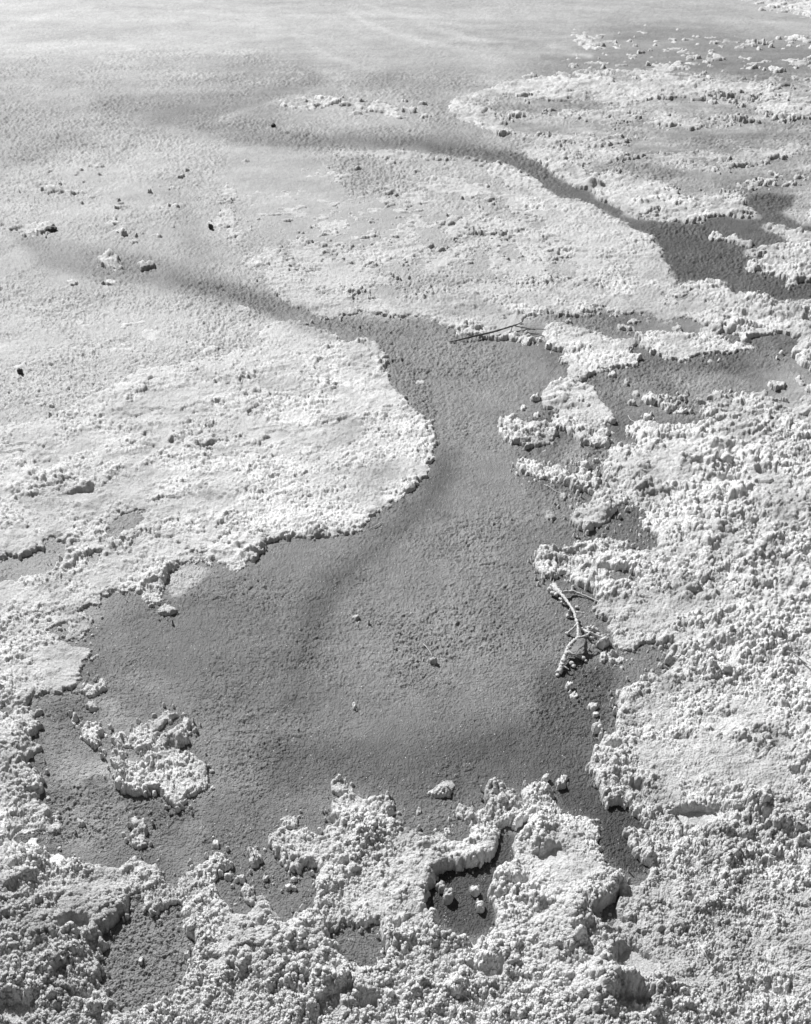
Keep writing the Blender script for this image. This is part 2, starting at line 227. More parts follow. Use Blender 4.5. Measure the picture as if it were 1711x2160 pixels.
# ------------------------------------------------------------------ soft traced layers (quarter resolution)
Q = 2
def blur(a, s):
    n = max(1, int(round(s)))
    for _ in range(3):
        for ax in (0, 1):
            p = np.pad(a, [(n + 1, n) if k == ax else (0, 0) for k in (0, 1)], mode='edge')
            c = np.cumsum(p, axis=ax)
            if ax == 0: a = (c[2 * n + 1:] - c[:-2 * n - 1]) / (2 * n + 1)
            else: a = (c[:, 2 * n + 1:] - c[:, :-2 * n - 1]) / (2 * n + 1)
    return a
def soft(base, items):
    L = np.full((RH // Q, RW // Q), float(base))
    for poly, val, bl in items:
        P = np.array(poly, float); pad = bl * 2.2 + 12
        x0 = max(0, int((P[:, 0].min() + OX - pad) / Q)); x1 = min(RW // Q, int((P[:, 0].max() + OX + pad) / Q))
        y0 = max(0, int((P[:, 1].min() + OY - pad) / Q)); y1 = min(RH // Q, int((P[:, 1].max() + OY + pad) / Q))
        m = np.zeros((y1 - y0, x1 - x0)); fillq(m, P - [x0 * Q, y0 * Q]); m = blur(m, bl / Q * 0.6) if bl > 0 else m
        L[y0:y1, x0:x1] = L[y0:y1, x0:x1] * (1 - m) + m * val
    return L
def fillq(ras, P):
    P = (P + [OX, OY]) / Q; A = P; B = np.roll(P, -1, 0)
    for j in range(max(0, int(P[:, 1].min()) - 1), min(ras.shape[0], int(P[:, 1].max()) + 2)):
        yc = j + .5; m = (A[:, 1] <= yc) != (B[:, 1] <= yc)
        if not m.any(): continue
        xs = np.sort(A[m, 0] + (yc - A[m, 1]) / (B[m, 1] - A[m, 1]) * (B[m, 0] - A[m, 0]))
        for a, b in zip(xs[::2], xs[1::2]): ras[j, max(0, int(round(a))):max(0, int(round(b)))] = 1
def sample(L, u, v):
    x = np.clip((u + OX) / Q - .5, 0, L.shape[1] - 1.001); y = np.clip((v + OY) / Q - .5, 0, L.shape[0] - 1.001)
    x0 = x.astype(np.int32); y0 = y.astype(np.int32); fx = x - x0; fy = y - y0
    return ((L[y0, x0] * (1 - fx) + L[y0, x0 + 1] * fx) * (1 - fy) + (L[y0 + 1, x0] * (1 - fx) + L[y0 + 1, x0 + 1] * fx) * fy).astype(np.float32)
E = ell
def stroke(p, w):
    a = [(x, y - w) for x, y in p]; b = [(x, y + w) for x, y in p[::-1]]; return a + b
BASIN = [(560,636),(620,648),(740,672),(900,672),(1040,706),(1110,690),(1150,740),(1200,800),(1150,830),(1140,870),(1060,960),(1110,1020),(1230,1060),(1200,1110),(1140,1180),(1150,1230),(1270,1280),(1300,1370),(1420,1360),(1400,1430),(1310,1480),(1240,1610),(1350,1830),(1290,1810),(1180,1700),(1050,1680),(900,1740),(700,1700),(560,1760),(450,1650),(400,1500),(230,1430),(190,1380),(220,1260),(540,1130),(740,1090),(880,980),(870,900),(800,770),(740,735),(640,700)]
stain = soft(.25, [
 ([(1130,640),(2200,640),(2200,900),(1400,900),(1300,1020),(1160,1020),(1100,800)], 1.0, 30),
 ([(-500,1270),(230,1270),(260,1480),(460,1700),(480,1850),(160,1850),(-500,1700)], .9, 30),
 ([(930,170),(2200,150),(2200,460),(1300,440),(1100,330)], 1.0, 20),
 (BASIN, .42, 10), (NE_POOL, .3, 6), ([(-500,100),(700,100),(760,300),(500,420),(-500,420)], .5, 30)])
floor_tone = soft(192, [
 ([(-500,1260),(220,1265),(560,1150),(900,900),(1100,700),(1350,640),(2200,640),(2200,2600),(-500,2600)], 128, 8),
 ([(-500,600),(400,640),(620,700),(600,900),(-500,1120)], 209, 40),
 ([(-500,100),(100,130),(300,170),(420,150),(560,110),(640,120),(700,150),(820,130),(960,130),(1010,170),(960,200),(900,230),(1000,280),(1100,310),(1130,345),(1000,330),(850,305),(700,312),(520,290),(400,280),(330,290),(200,310),(60,350),(-500,420)], 158, 30),
 ([(1240,60),(1400,50),(1711,90),(2200,90),(2200,215),(1711,205),(1600,180),(1500,165),(1380,170),(1150,160),(1060,130),(1180,120)], 152, 24),
 ([(1360,120),(1500,125),(1680,150),(1740,190),(1640,170),(1500,150)], 138, 14),
 ([(1120,74),(1300,70),(1310,80),(1180,88)], 178, 8),
 ([(560,190),(760,190),(930,215),(900,270),(760,270),(600,240)], 190, 20),
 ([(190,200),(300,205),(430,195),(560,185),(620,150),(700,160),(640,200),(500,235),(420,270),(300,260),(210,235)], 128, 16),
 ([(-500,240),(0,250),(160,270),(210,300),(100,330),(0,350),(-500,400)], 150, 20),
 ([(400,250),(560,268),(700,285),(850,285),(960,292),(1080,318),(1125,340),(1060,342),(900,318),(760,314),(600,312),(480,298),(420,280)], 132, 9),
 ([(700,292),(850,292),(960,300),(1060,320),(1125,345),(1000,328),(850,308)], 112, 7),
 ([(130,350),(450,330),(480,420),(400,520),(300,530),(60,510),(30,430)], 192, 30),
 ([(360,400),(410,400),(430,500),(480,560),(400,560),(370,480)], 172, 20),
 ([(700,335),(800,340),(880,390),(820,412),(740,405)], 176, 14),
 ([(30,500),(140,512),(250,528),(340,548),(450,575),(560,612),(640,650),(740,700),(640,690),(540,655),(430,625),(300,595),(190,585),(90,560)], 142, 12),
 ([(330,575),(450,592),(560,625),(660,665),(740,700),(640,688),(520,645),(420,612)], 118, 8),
 ([(930,190),(1300,170),(2150,190),(2150,440),(1340,430),(1140,345),(1000,290)], 178, 16),
 ([(1330,300),(1560,300),(1711,360),(1640,400),(1400,400),(1250,370)], 160, 18),
 ([(1330,600),(1540,600),(1500,690),(1340,680)], 170, 10),
] + [(stroke(p, w * .8), v + (-12 if v > 200 else -14), bl * .7) for p, w, v, bl in (
 ([(730,20),(775,50),(850,78),(930,95),(990,102)], 7, 224, 5), ([(620,78),(660,98),(705,122),(760,135)], 8, 214, 6), ([(880,50),(960,72),(1060,92),(1160,100),(1250,120)], 5, 222, 4),
 ([(770,10),(830,30),(930,48),(1050,60)], 5, 222, 5), ([(700,60),(760,85),(830,100)], 6, 196, 5), ([(560,30),(640,22),(740,20)], 8, 196, 7), ([(0,60),(90,35),(200,12)], 6, 220, 5), ([(0,100),(80,84),(180,70),(250,74)], 8, 190, 8),
 ([(150,140),(260,128),(380,122),(450,128)], 5, 196, 6), ([(460,255),(520,232),(600,210),(660,196)], 6, 196, 4), ([(560,155),(620,150),(650,160),(610,172)], 6, 186, 4), ([(595,132),(650,140),(700,155)], 4, 190, 3), ([(480,140),(560,134),(640,140)], 4, 182, 5),
 ([(0,395),(40,378),(90,366)], 7, 200, 6), ([(1080,100),(1200,108),(1340,104)], 5, 178, 5), ([(980,68),(1080,84),(1200,92),(1400,96)], 5, 184, 5), ([(1030,95),(1100,92),(1150,98)], 4, 168, 3), ([(1000,60),(1060,62),(1110,72)], 4, 184, 4), ([(1140,118),(1190,125),(1230,136)], 6, 160, 5),
 ([(240,430),(330,405),(420,412)], 6, 196, 6), ([(70,560),(150,600),(220,640)], 5, 196, 8), ([(1330,210),(1420,222),(1540,218),(1711,236)], 12, 206, 8), ([(1560,190),(1640,200),(1760,215)], 9, 204, 5), ([(1190,215),(1260,240),(1380,260)], 5, 160, 5), ([(1110,200),(1180,214),(1250,206)], 5, 162, 5))] + [
 (BASIN, 139, 5),
 ([(900,700),(1120,740),(1180,800),(1130,870),(1060,960),(960,1010),(930,900),(850,780)], 152, 30),
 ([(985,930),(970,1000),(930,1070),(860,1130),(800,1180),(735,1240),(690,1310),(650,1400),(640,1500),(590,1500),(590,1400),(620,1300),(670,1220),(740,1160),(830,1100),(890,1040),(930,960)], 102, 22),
 ([(740,1240),(900,1180),(1000,1250),(960,1400),(900,1500),(740,1480),(680,1400)], 150, 34),
 ([(1000,900),(1080,960),(1130,1060),(1040,1200),(960,1150),(960,1000)], 151, 26),
 ([(560,1560),(900,1560),(1230,1500),(1240,1650),(900,1700),(700,1660),(560,1680)], 102, 34),
 ([(230,1280),(420,1240),(620,1300),(640,1480),(430,1480),(300,1420)], 120, 30),
 ([(1130,1400),(1300,1400),(1280,1560),(1240,1680),(1350,1830),(1280,1820),(1180,1710),(1130,1600)], 98, 16),
 ([(1180,1660),(1260,1660),(1360,1740),(1370,1840),(1300,1830),(1260,1730),(1180,1700)], 80, 8),
 (NE_POOL, 96, 3), ([(1380,500),(1480,490),(1560,530),(1560,570),(1440,590),(1400,550)], 78, 12),
 ([(1400,520),(1560,570),(1700,600),(1711,640),(1560,600)], 96, 14),
 ([(1100,690),(1150,660),(1280,670),(1380,650),(1480,680),(1600,735),(1711,750),(1711,790),(1600,780),(1500,790),(1400,830),(1300,800),(1200,790)], 138, 10),
 ([(1280,720),(1400,750),(1520,735),(1620,750),(1600,765),(1480,790),(1330,790)], 116, 12),
 ([(1345,680),(1470,672),(1500,690),(1440,704),(1350,704)], 150, 5),
 ([(1395,785),(1500,790),(1711,790),(2200,790),(2200,900),(1600,890),(1500,870),(1400,830)], 180, 22),
 ([(1290,800),(1400,800),(1450,850),(1500,880),(1400,900),(1310,890)], 134, 14),
 ([(1110,770),(1180,780),(1230,805),(1170,810),(1120,800)], 158, 9),
 ([(1300,900),(1350,930),(1330,960),(1260,950),(1180,960),(1180,990),(1240,1030),(1300,1020)], 132, 10),
 ([(1180,940),(1230,930),(1240,980),(1180,990)], 165, 12),
 ([(1260,1075),(1400,1060),(1390,1160),(1260,1140)], 118, 8),
 ([(-500,1130),(150,1130),(210,1150),(170,1230),(-500,1260)], 168, 10),
 ([(200,1140),(240,1095),(300,1070),(320,1080),(290,1120)], 150, 8),
 ([(350,1205),(400,1190),(440,1200),(410,1245),(360,1262)], 205, 6),
 ([(60,1270),(220,1270),(230,1300),(160,1350),(40,1340),(-500,1360),(-500,1300)], 140, 8),
 ([(190,1300),(260,1320),(250,1400),(190,1410)], 132, 16),
 ([(60,1470),(190,1450),(260,1500),(400,1600),(480,1700),(560,1790),(470,1810),(380,1850),(300,1810),(160,1815),(90,1780),(120,1720),(60,1680),(90,1600)], 148, 20),
 ([(60,1480),(180,1470),(220,1510),(180,1550),(100,1530)], 118, 12),
 ([(100,1600),(230,1590),(240,1640),(190,1660),(120,1650)], 182, 14),
 ([(60,1690),(150,1670),(250,1665),(280,1690),(150,1690),(130,1720),(100,1710)], 128, 8),
 ([(165,1640),(210,1632),(235,1652),(190,1662)], 118, 4),
 ([(440,1680),(700,1700),(600,1750),(560,1790),(420,1830)], 124, 20),
 (HOLES[4], 146, 6), (HOLES[5], 128, 8), ([(560,1840),(660,1850),(650,1890),(590,1930),(560,1900)], 130, 6),
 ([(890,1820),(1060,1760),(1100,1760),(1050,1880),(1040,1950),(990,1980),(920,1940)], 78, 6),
 ([(460,1830),(560,1800),(570,1870),(480,1900)], 120, 8),
 (HOLES[6], 142, 6), (HOLES[7], 165, 2), (HOLES[8], 190, 3), (HOLES[9], 178, 3), (HOLES[10], 170, 3), (HOLES[11], 190, 3),
])
crust_tone = soft(218, [
 ([(-500,-100),(2200,-100),(2200,700),(-500,700)], 207, 60),
 ([(-500,560),(400,560),(560,700),(700,800),(600,900),(300,1000),(-500,1100)], 210, 60),
 ([(560,880),(900,850),(920,980),(800,1090),(500,1180),(300,1180),(450,1000)], 222, 30),
 ([(830,600),(1100,600),(1100,670),(830,670)], 196, 14),
 ([(1340,600),(1520,610),(1500,690),(1340,690)], 196, 14),
 (E(140,1760+0,60,10), 200, 10),
 ([(1200,1730),(1330,1760),(1300,1900),(1180,1870)], 214, 20),
 ([(1330,1850),(1711,1850),(2200,1850),(2200,2400),(1420,2400)], 209, 50),
 ([(-500,1800),(230,1850),(250,2000),(150,2160),(-500,2400)], 196, 50),
 ([(0,1640),(90,1650),(60,1700),(0,1700)], 206, 10),
 (E(700,1935,55,25), 203, 12),
])
thick = soft(1.0, [
 ([(-500,540),(500,600),(620,690),(700,720),(560,760),(300,800),(100,900),(-500,1000)], .10, 26),
 ([(560,690),(720,715),(640,770),(540,780)], .5, 20),
 ([(460,300),(1000,320),(1100,370),(1000,520),(760,600),(480,600)], .12, 26),
 ([(560,500),(1250,440),(1390,520),(1400,560),(1250,600),(800,640),(600,640)], .35, 30),
 ([(940,200),(1711,150),(2100,150),(2100,330),(1300,380),(1150,330)], .55, 30),
 ([(1340,620),(1500,620),(1490,690),(1340,690)], .35, 16),
 ([(1330,1480),(1480,1460),(1700,1540),(1680,1660),(1400,1660),(1290,1620)], .8, 30),
 ([(1330,1850),(2200,1850),(2200,2500),(1430,2500),(1400,2100),(1310,1950)], .4, 40),
 ([(1220,1960),(1310,1990),(1380,2110),(1360,2200),(900,2400),(700,2300),(700,2100),(900,2000),(1100,1960)], 1.2, 50),
 ([(900,1900),(1000,1990),(1250,1900),(1310,2000),(1100,2100),(900,2050)], 1.7, 30),
 ([(-500,1850),(150,1880),(240,1950),(200,2080),(60,2160),(-500,2300)], 1.1, 40),
 ([(640,1900),(730,1880),(760,1960),(700,1980)], .3, 10),
 ([(850,1780),(1050,1780),(1040,1830),(910,1860),(890,1920),(850,1900)], 1.6, 16),
 ([(1020,1670),(1100,1680),(1100,1740),(1030,1740)], 1.3, 8),
])
lump = soft(.82, [
 ([(-500,540),(500,600),(700,720),(760,760),(300,900),(-500,1100)], .3, 40),
 ([(300,760),(800,760),(900,900),(800,1090),(500,1180),(300,1190),(-500,1150),(-500,950)], .55, 40),
 ([(560,960),(890,880),(900,1000),(780,1100),(560,1140)], .34, 30),
 ([(440,300),(1100,350),(1400,500),(1440,640),(1100,720),(600,650),(440,560)], .5, 30),
 ([(930,190),(2100,190),(2100,420),(1300,440),(1150,340)], .75, 30),
 ([(1150,690),(1700,720),(1600,760),(1200,800)], .45, 20),
 ([(1340,610),(1480,610),(1490,690),(1340,690)], .12, 14),
 ([(-500,1200),(300,1200),(240,1460),(-500,1780)], .5, 20),
 ([(1340,1480),(1480,1440),(1660,1520),(1640,1640),(1420,1680),(1300,1600)], .4, 30),
 ([(1180,1720),(1270,1730),(1300,1850),(1200,1890),(1130,1830)], .35, 14),
 ([(650,1840),(900,1830),(880,1960),(760,1960),(700,1900)], .35, 20),
 ([(1330,1870),(1480,1840),(2200,1850),(2200,2500),(1430,2500),(1400,2100),(1310,1950)], .75, 30),
 ([(1380,960),(1440,960),(1420,1000),(1380,1000)], .2, 10),
 ([(-500,1810),(260,1850),(240,1930),(-500,1880)], .6, 20),
 ([(1150,1180),(1280,1160),(1280,1260),(1200,1230)], .6, 12),
])
grain = soft(1.0, [
 ([(-500,600),(300,600),(620,680),(500,800),(-500,1000)], 1.7, 40),
 ([(-500,230),(300,250),(200,330),(60,380),(-500,460)], 1.8, 30),
 ([(-500,-150),(2200,-150),(2200,150),(700,150),(500,110),(-500,110)], .3, 20),
 ([(470,310),(620,320),(800,410),(1000,480),(700,560),(560,470),(470,400)], .25, 20),
 ([(60,1690),(200,1640),(420,1700),(480,1780),(300,1810),(100,1790)], 2.0, 16),
 (HOLES[4], 2.4, 6), ([(760,720),(820,730),(900,800),(920,880),(890,860),(820,800),(790,760)], 3.2, 10),
 ([(840,600),(1100,610),(1090,660),(830,660)], 2.6, 20),
 ([(700,335),(880,345),(900,400),(740,410)], 2.6, 16),
 ([(830,1290),(960,1290),(960,1470),(830,1440)], 1.5, 24),
 (HOLES[7], .05, 2), (HOLES[8], .05, 2), ([(1345,680),(1470,674),(1500,690),(1440,702),(1350,702)], .1, 4),
 ([(1110,706),(1150,690),(1160,712),(1130,722)], .1, 3),
])
clumpy = soft(.20, [
 ([(-500,540),(620,690),(700,720),(500,760),(-500,1000)], -.35, 30),
 ([(300,760),(900,800),(900,1000),(500,1180),(-500,1150),(-500,950)], -.08, 40),
 ([(560,960),(890,880),(900,1000),(780,1100),(560,1140)], .35, 30),
 ([(440,300),(1400,300),(1440,640),(1100,720),(600,650),(440,560)], -.12, 30),
 ([(1330,1870),(1480,1840),(2200,1850),(2200,2500),(1430,2500),(1400,2100),(1310,1950)], .05, 30),
 ([(1340,1480),(1480,1440),(1660,1520),(1640,1640),(1420,1680),(1300,1600)], -.25, 24),
 ([(1180,1720),(1270,1730),(1300,1850),(1200,1890),(1130,1830)], -.25, 14),
 ([(650,1840),(900,1830),(880,1960),(760,1960),(700,1900)], -.2, 20),
 ([(1340,610),(1480,610),(1490,690),(1340,690)], -.4, 14),
 ([(930,190),(2100,190),(2100,420),(1300,440),(1150,340)], .0, 30),
])
erode = soft(2.0, [
 ([(930,180),(2150,180),(2150,440),(1300,440),(1140,345),(1000,290)], -.13, 20),
 ([(440,300),(1110,345),(1300,450),(1400,520),(1420,600),(1100,660),(830,660),(600,640)], -.07, 24),
 ([(1130,360),(1200,400),(1320,455),(1480,470),(1600,455),(1560,425),(1340,430),(1230,380),(1170,330),(1100,320)], .8, 10),
 ([(1300,380),(1440,400),(1400,430),(1300,430)], 1.0, 10),
 ([(1200,640),(1340,600),(1420,600),(1340,660)], .35, 12),
 ([(1160,440),(1320,470),(1400,560),(1420,590),(1340,620),(1240,560)], 1.2, 20),
 ([(830,640),(1000,600),(1160,620),(1300,640),(1340,660),(1110,670),(1140,725),(960,700),(830,676)], .9, 14),
 ([(600,635),(720,655),(720,680),(600,650)], 1.0, 8),
 ([(1140,440),(1060,380),(960,350),(850,335),(1000,325),(1120,360),(1230,425)], .5, 8),
 ([(1330,600),(1520,600),(1500,690),(1340,680)], .35, 12),
])
cover = soft(-3.0, [     # how much loose crust lies on the flat (0 = half)
 ([(-500,330),(200,300),(560,330),(560,560),(300,540),(-500,500)], -.50, 30),
 ([(-500,620),(250,640),(500,690),(640,720),(500,820),(-500,1000)], -.42, 30),
 ([(560,185),(700,185),(930,205),(930,262),(760,262),(580,240)], -.08, 16),
 ([(600,320),(1000,330),(1060,360),(1300,450),(1380,520),(1300,620),(900,640),(560,640),(420,440),(560,430)], -.12, 40),
 ([(470,320),(640,330),(740,420),(600,430),(480,400)], -.75, 20),
 ([(760,540),(1000,480),(1100,560),(800,620)], -.6, 20),
 ([(1180,40),(2200,60),(2200,180),(1180,180)], -.36, 20),
 ([(1090,150),(1300,140),(1700,160),(2200,175),(2200,230),(1100,230),(900,230)], -.12, 14),
 ([(1480,-60),(2200,-60),(2200,50),(1700,45),(1560,20)], .15, 14),
 ([(1290,770),(1450,790),(1760,780),(2200,780),(2200,900),(1300,900)], -.38, 16),
 ([(1480,830),(1760,840),(2200,850),(2200,900),(1480,890)], .15, 14),
 ([(1140,670),(1440,660),(1640,730),(1760,760),(1500,780),(1160,760)], -.35, 10),
 ([(-500,1285),(240,1280),(200,1320),(170,1350),(-500,1350)], .05, 8),
 ([(-500,1450),(110,1450),(230,1520),(210,1620),(-500,1640)], -.2, 16),
 ([(110,1660),(240,1640),(400,1720),(380,1830),(160,1800)], -.85, 20),
 ([(1240,1060),(1360,1060),(1360,1140),(1240,1130)], -.62, 12),
 ([(1180,900),(1320,900),(1310,1010),(1180,990)], -.45, 10),
])
noP = np.zeros((RH, RW), np.uint8)
for p in (NE_POOL,): fill(noP, p, 1)

# ------------------------------------------------------------------ masks on the grid
def warp(amp, wl, seed): return amp * fbm(X, Y, wl, 3, seed, .6)
sx = F / np.sqrt(Y * Y + CAM_H ** 2) ; sy = sx * CAM_H / np.sqrt(Y * Y + CAM_H ** 2)
wx = warp(.012, .06, 11) + warp(.008, .018, 15); wy = warp(.018, .06, 21) + warp(.009, .018, 25)
uu = np.clip(PU + wx * sx + OX, 0, RW - 1).astype(np.int32); vv = np.clip(PV + wy * sy + OY, 0, RH - 1).astype(np.int32)
L = lab[vv, uu].astype(np.int32)
wk = .32
u2 = np.clip(PU + wk * wx * sx + OX, 0, RW - 1).astype(np.int32); v2 = np.clip(PV + wk * wy * sy + OY, 0, RH - 1).astype(np.int32)
LI = labi[v2, u2].astype(np.int32)
TH = sample(thick, PU, PV)
fade = TH + .16 * fbm(X, Y, .12, 4, 201, .65) < .22           # the shelf thins out to nothing here
fade &= (L <= 3)
L = np.where(fade, 0, L)
er = sample(erode, PU, PV) + .8 * fbm(X * .75, Y * 1.3, .42, 4, 211, .62) + .7 * fbm(X, Y, .06, 3, 216, .65)
L = np.where((L > 0) & (L <= 5) & (er < -.02), 0, L)
inpool = noP[vv, uu] > 0
cov = sample(cover, PU + wx * sx, PV + wy * sy)
pn = 0.55 * fbm(X, Y * 1.1, .34, 3, 31, .6) + 0.75 * fbm(X, Y * 1.2, .085, 3, 35, .65)
NS = len(REG) + 1
L = np.where((L == 0) & (~inpool) & (cov + pn * 1.15 > 0) & (cov > -2), NS, L)
L = np.where(LI > 0, LI, L)
print("masks", time.time() - T0)
def edt(mask, steps=(64, 32, 16, 8, 4, 2, 1, 1)):
    """distance (m) from each True cell to the nearest False cell, jump flooding"""
    J, I = np.mgrid[0:NR, 0:NC].astype(np.int32)
    sj = np.where(mask, -9999, J); si = np.where(mask, -9999, I)
    cy = (CY / 1.0).astype(np.float32); cx = CX.astype(np.float32)
    D = np.where(mask, np.float32(1e6), np.float32(0))
    for st in steps:
        for dj in (-st, 0, st):
            for di in (-st, 0, st):
                if dj == 0 and di == 0: continue
                ja, jb = max(0, dj), NR + min(0, dj); ia, ib = max(0, di), NC + min(0, di)
                cj = sj[ja:jb, ia:ib]; ci = si[ja:jb, ia:ib]
                t = (slice(ja - dj, jb - dj), slice(ia - di, ib - di))
                d = ((cj - J[t]) * cy[t[0]]) ** 2 + ((ci - I[t]) * cx[t[0]]) ** 2
                d = np.where(cj < 0, 1e6, d)
                b = d < D[t]
                D[t] = np.where(b, d, D[t]); sj[t] = np.where(b, cj, sj[t]); si[t] = np.where(b, ci, si[t])
    return np.sqrt(np.minimum(D, 1.0)).astype(np.float32)
def boxn(a_, n_):
    for ax in (0, 1):
        p_ = np.pad(a_, [(n_ + 1, n_) if k == ax else (0, 0) for k in (0, 1)], mode='edge'); c_ = np.cumsum(p_, axis=ax, dtype=np.float64)
        a_ = ((c_[2 * n_ + 1:] - c_[:-2 * n_ - 1]) if ax == 0 else (c_[:, 2 * n_ + 1:] - c_[:, :-2 * n_ - 1])).astype(np.float32) / (2 * n_ + 1)
    return a_
# ragged, dissolving rims
nb = boxn((L > 0).astype(np.float32), 9); fr = fbm(X, Y, .022, 4, 221, .75) + .6 * fbm(X, Y, .11, 2, 225)
keep = nb + .62 * fr > .46
L = np.where((L > 0) & (L <= 5) & ~keep, 0, L)
L = np.where((L == 0) & (nb > .06) & (nb + .62 * fr > .62) & ~inpool, NS, L)
near = (L >= 4).astype(np.float32)
for ax in (0, 1):
    n_ = 14; p_ = np.pad(near, [(n_ + 1, n_) if k == ax else (0, 0) for k in (0, 1)], mode='edge'); c_ = np.cumsum(p_, axis=ax, dtype=np.float64)
    near = ((c_[2 * n_ + 1:] - c_[:-2 * n_ - 1]) if ax == 0 else (c_[:, 2 * n_ + 1:] - c_[:, :-2 * n_ - 1])).astype(np.float32) / (2 * n_ + 1)
cr1 = domes(X, Y, .014, 401, .05, .46); cr2 = domes(X, Y, .030, 403, .03, .40)
pr = np.where(near > .02, np.clip(near * 2.0, 0, .34) + .26 * fbm(X, Y, .15, 3, 405), -1)
L = np.where((L == 0) & (cr1 > .92 - pr * .8) & (CELL < .003) & (~inpool) & (sample(floor_tone, PU, PV) > 100), NS, L)
M = L > 0
D = edt(M)
print("distance", time.time() - T0)

# ------------------------------------------------------------------ heights
GR = sample(grain, PU, PV); GR = GR * np.clip(.85 + 1.1 * fbm(X, Y, .35, 4, 391, .65), .25, 1.7); LU = sample(lump, PU, PV)
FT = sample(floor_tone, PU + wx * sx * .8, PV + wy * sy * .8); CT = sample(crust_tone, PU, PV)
tt = np.array([0] + [r['thick'] for r in REG] + [.006], np.float32)[L]
ew = np.array([.01] + [r['ew'] for r in REG] + [.012], np.float32)[L]
zf = 0.003 * fbm(X, Y, .5, 3, 41) + 0.0010 * fbm(X, Y, .1, 2, 45)
for wl_, a_, sd_ in ((.048, .0013, 51), (.024, .0011, 52), (.012, .0011, 53), (.0062, .0012, 54), (.0036, .0009, 56)):
    zf += np.minimum(GR, 1.6) * (1 + .8 * np.clip((Y - 1.5) / 3, 0, 1)) * a_ * perlin(X / wl_, Y / wl_, sd_) * vis(wl_) * .85
zf += .0022 * np.clip(GR - .7, 0, 1) * np.clip((2.6 * fbm(X, Y * 1.2, .22, 5, 351, .66)) % 1.0 * 1.15 - .1, 0, 1)
zf += np.clip(GR - .8, 0, 3) * .0011 * (domes(X, Y, .0085, 55) - .4) * vis(.0085)
low = fbm(X, Y, .16, 4, 61, .6)
mid = fbm(X + .01 * wx, Y, .05, 4, 65, .7)
rid = 1 - np.abs(fbm(X * .8 + Y * .35, Y * .9 - X * .3, .13, 5, 71, .66)) * 2.4
edge = np.clip(D / (ew * .55), 0, 1); prof = np.sqrt(edge * (2 - edge))
qx = X + .011 * fbm(X, Y, .024, 4, 301, .7); qy = Y + .011 * fbm(X, Y, .024, 4, 305, .7)
qx2 = X + .8 * (qx - X); d1 = domes(qx, qy, .020, 81) * vis(.020); d2 = domes(qx, qy, .0105, 83) * vis(.0105); d3 = domes(qx, qy, .0060, 85) * vis(.0060); d4 = domes(X, Y, .0040, 87) * vis(.004)
def billow(x, y, wl, octs, seed, gain):
    o_ = 0; a_ = 1.0; t_ = 0
    for k in range(octs):
        w_ = wl / 2 ** k; t_ += a_
        o_ = o_ + a_ * vis(w_) * (1 - np.minimum(np.abs(perlin(x / w_ + 31.7 * k, y / w_ + 3.3 * k, seed + k)) * 2.2, 1.2)); a_ *= gain
    return o_ / t_
bil = 1.0 - billow(qx, qy, .042, 5, 331, .68)         # puffy between sharp creases
spiky = billow(qy * .9 + qx * .3, qx, .030, 5, 341, .7)
ca = .22 * d1 + .26 * d2 + .32 * d3 + .26 * d4
CL_ = np.clip(.5 + 1.6 * (fbm(X, Y, .20, 5, 63, .72)) + sample(clumpy, PU, PV), 0, 1)   # rough clumps against smooth film
CL_ = CL_ * CL_ * (3 - 2 * CL_)
amp = CL_ * np.clip(.75 + .6 * low + .6 * mid, .15, 1.6)
h = prof * (tt * .42 * TH * (.85 + .6 * low + .3 * mid))
h += prof * LU * (amp * (.0020 * ca + .0034 * (bil - .35) + .0105 * (spiky - .3)) + .0022 * (.5 * d3 + .5 * d4))
h += prof * LU * CL_ * .0070 * np.clip(.35 + mid + .6 * low, 0, 1.8)
h += prof * np.clip(LU - .3, 0, 1) * .038 * np.clip(fbm(qx * .8 + qy * .4, qy * .95 - qx * .35, .13, 5, 321, .62) + .02, 0, .8)
h += prof * LU * .010 * np.clip(rid, 0, 1) ** 1.5 * np.clip(.35 + 1.2 * low, 0, 1) * (.5 + ca) * CL_
ter = 2.6 * fbm(X * .7 + Y * .3, Y - X * .25, .42, 5, 311, .6); tf_ = ter - np.floor(ter)
h += prof * np.minimum(LU, .6) * .011 * np.clip((tf_ - .08) * 1.1, 0, 1) * (tf_ < 1) * np.clip(.4 + 1.1 * low, 0, 1)      # broken ledges
g_ = 0
for wl_, a_, sd_ in ((.016, .0020, 91), (.008, .0022, 92), (.0042, .0020, 93), (.0026, .0012, 94)):
    g_ = g_ + a_ * perlin(X / wl_, Y / wl_, sd_) * vis(wl_)
h += np.minimum(prof, .9) * g_ * (.45 + .5 * np.minimum(LU, 1)) * (.45 + .75 * CL_)
rs = np.random.RandomState(7); wn1 = rs.randn(NR, NC).astype(np.float32); wn2 = rs.randn(NR, NC).astype(np.float32)
wn2 = (wn2 + np.roll(wn2, 1, 0) + np.roll(wn2, 1, 1) + np.roll(wn2, (1, 1), (0, 1))) * .5
grit = (.55 * wn1 + .8 * wn2) * np.minimum(CELL, .0045)
zf += grit * .34 * np.clip(GR, .25, 1.5)
h += grit * .30 * np.minimum(prof, .9) * (.5 + .6 * CL_)
fq1 = 3.2 * fbm(qx, qy, .055, 5, 411, .68); fq2 = 3.0 * fbm(qy, qx, .024, 4, 415, .72)
h += prof * (.35 + .65 * LU) * (.25 + .75 * CL_) * (.0050 * ((fq1 - np.floor(fq1)) - .5) * vis(.05) + .0027 * ((fq2 - np.floor(fq2)) - .5) * vis(.02))   # broken plates and flakes
crk = billow(qx, qy * 1.1, .036, 4, 381, .6); hol = domes(qx, qy, .013, 385, .05, .42) * vis(.013); hol2 = domes(qx, qy, .006, 387, .05, .42) * vis(.006)
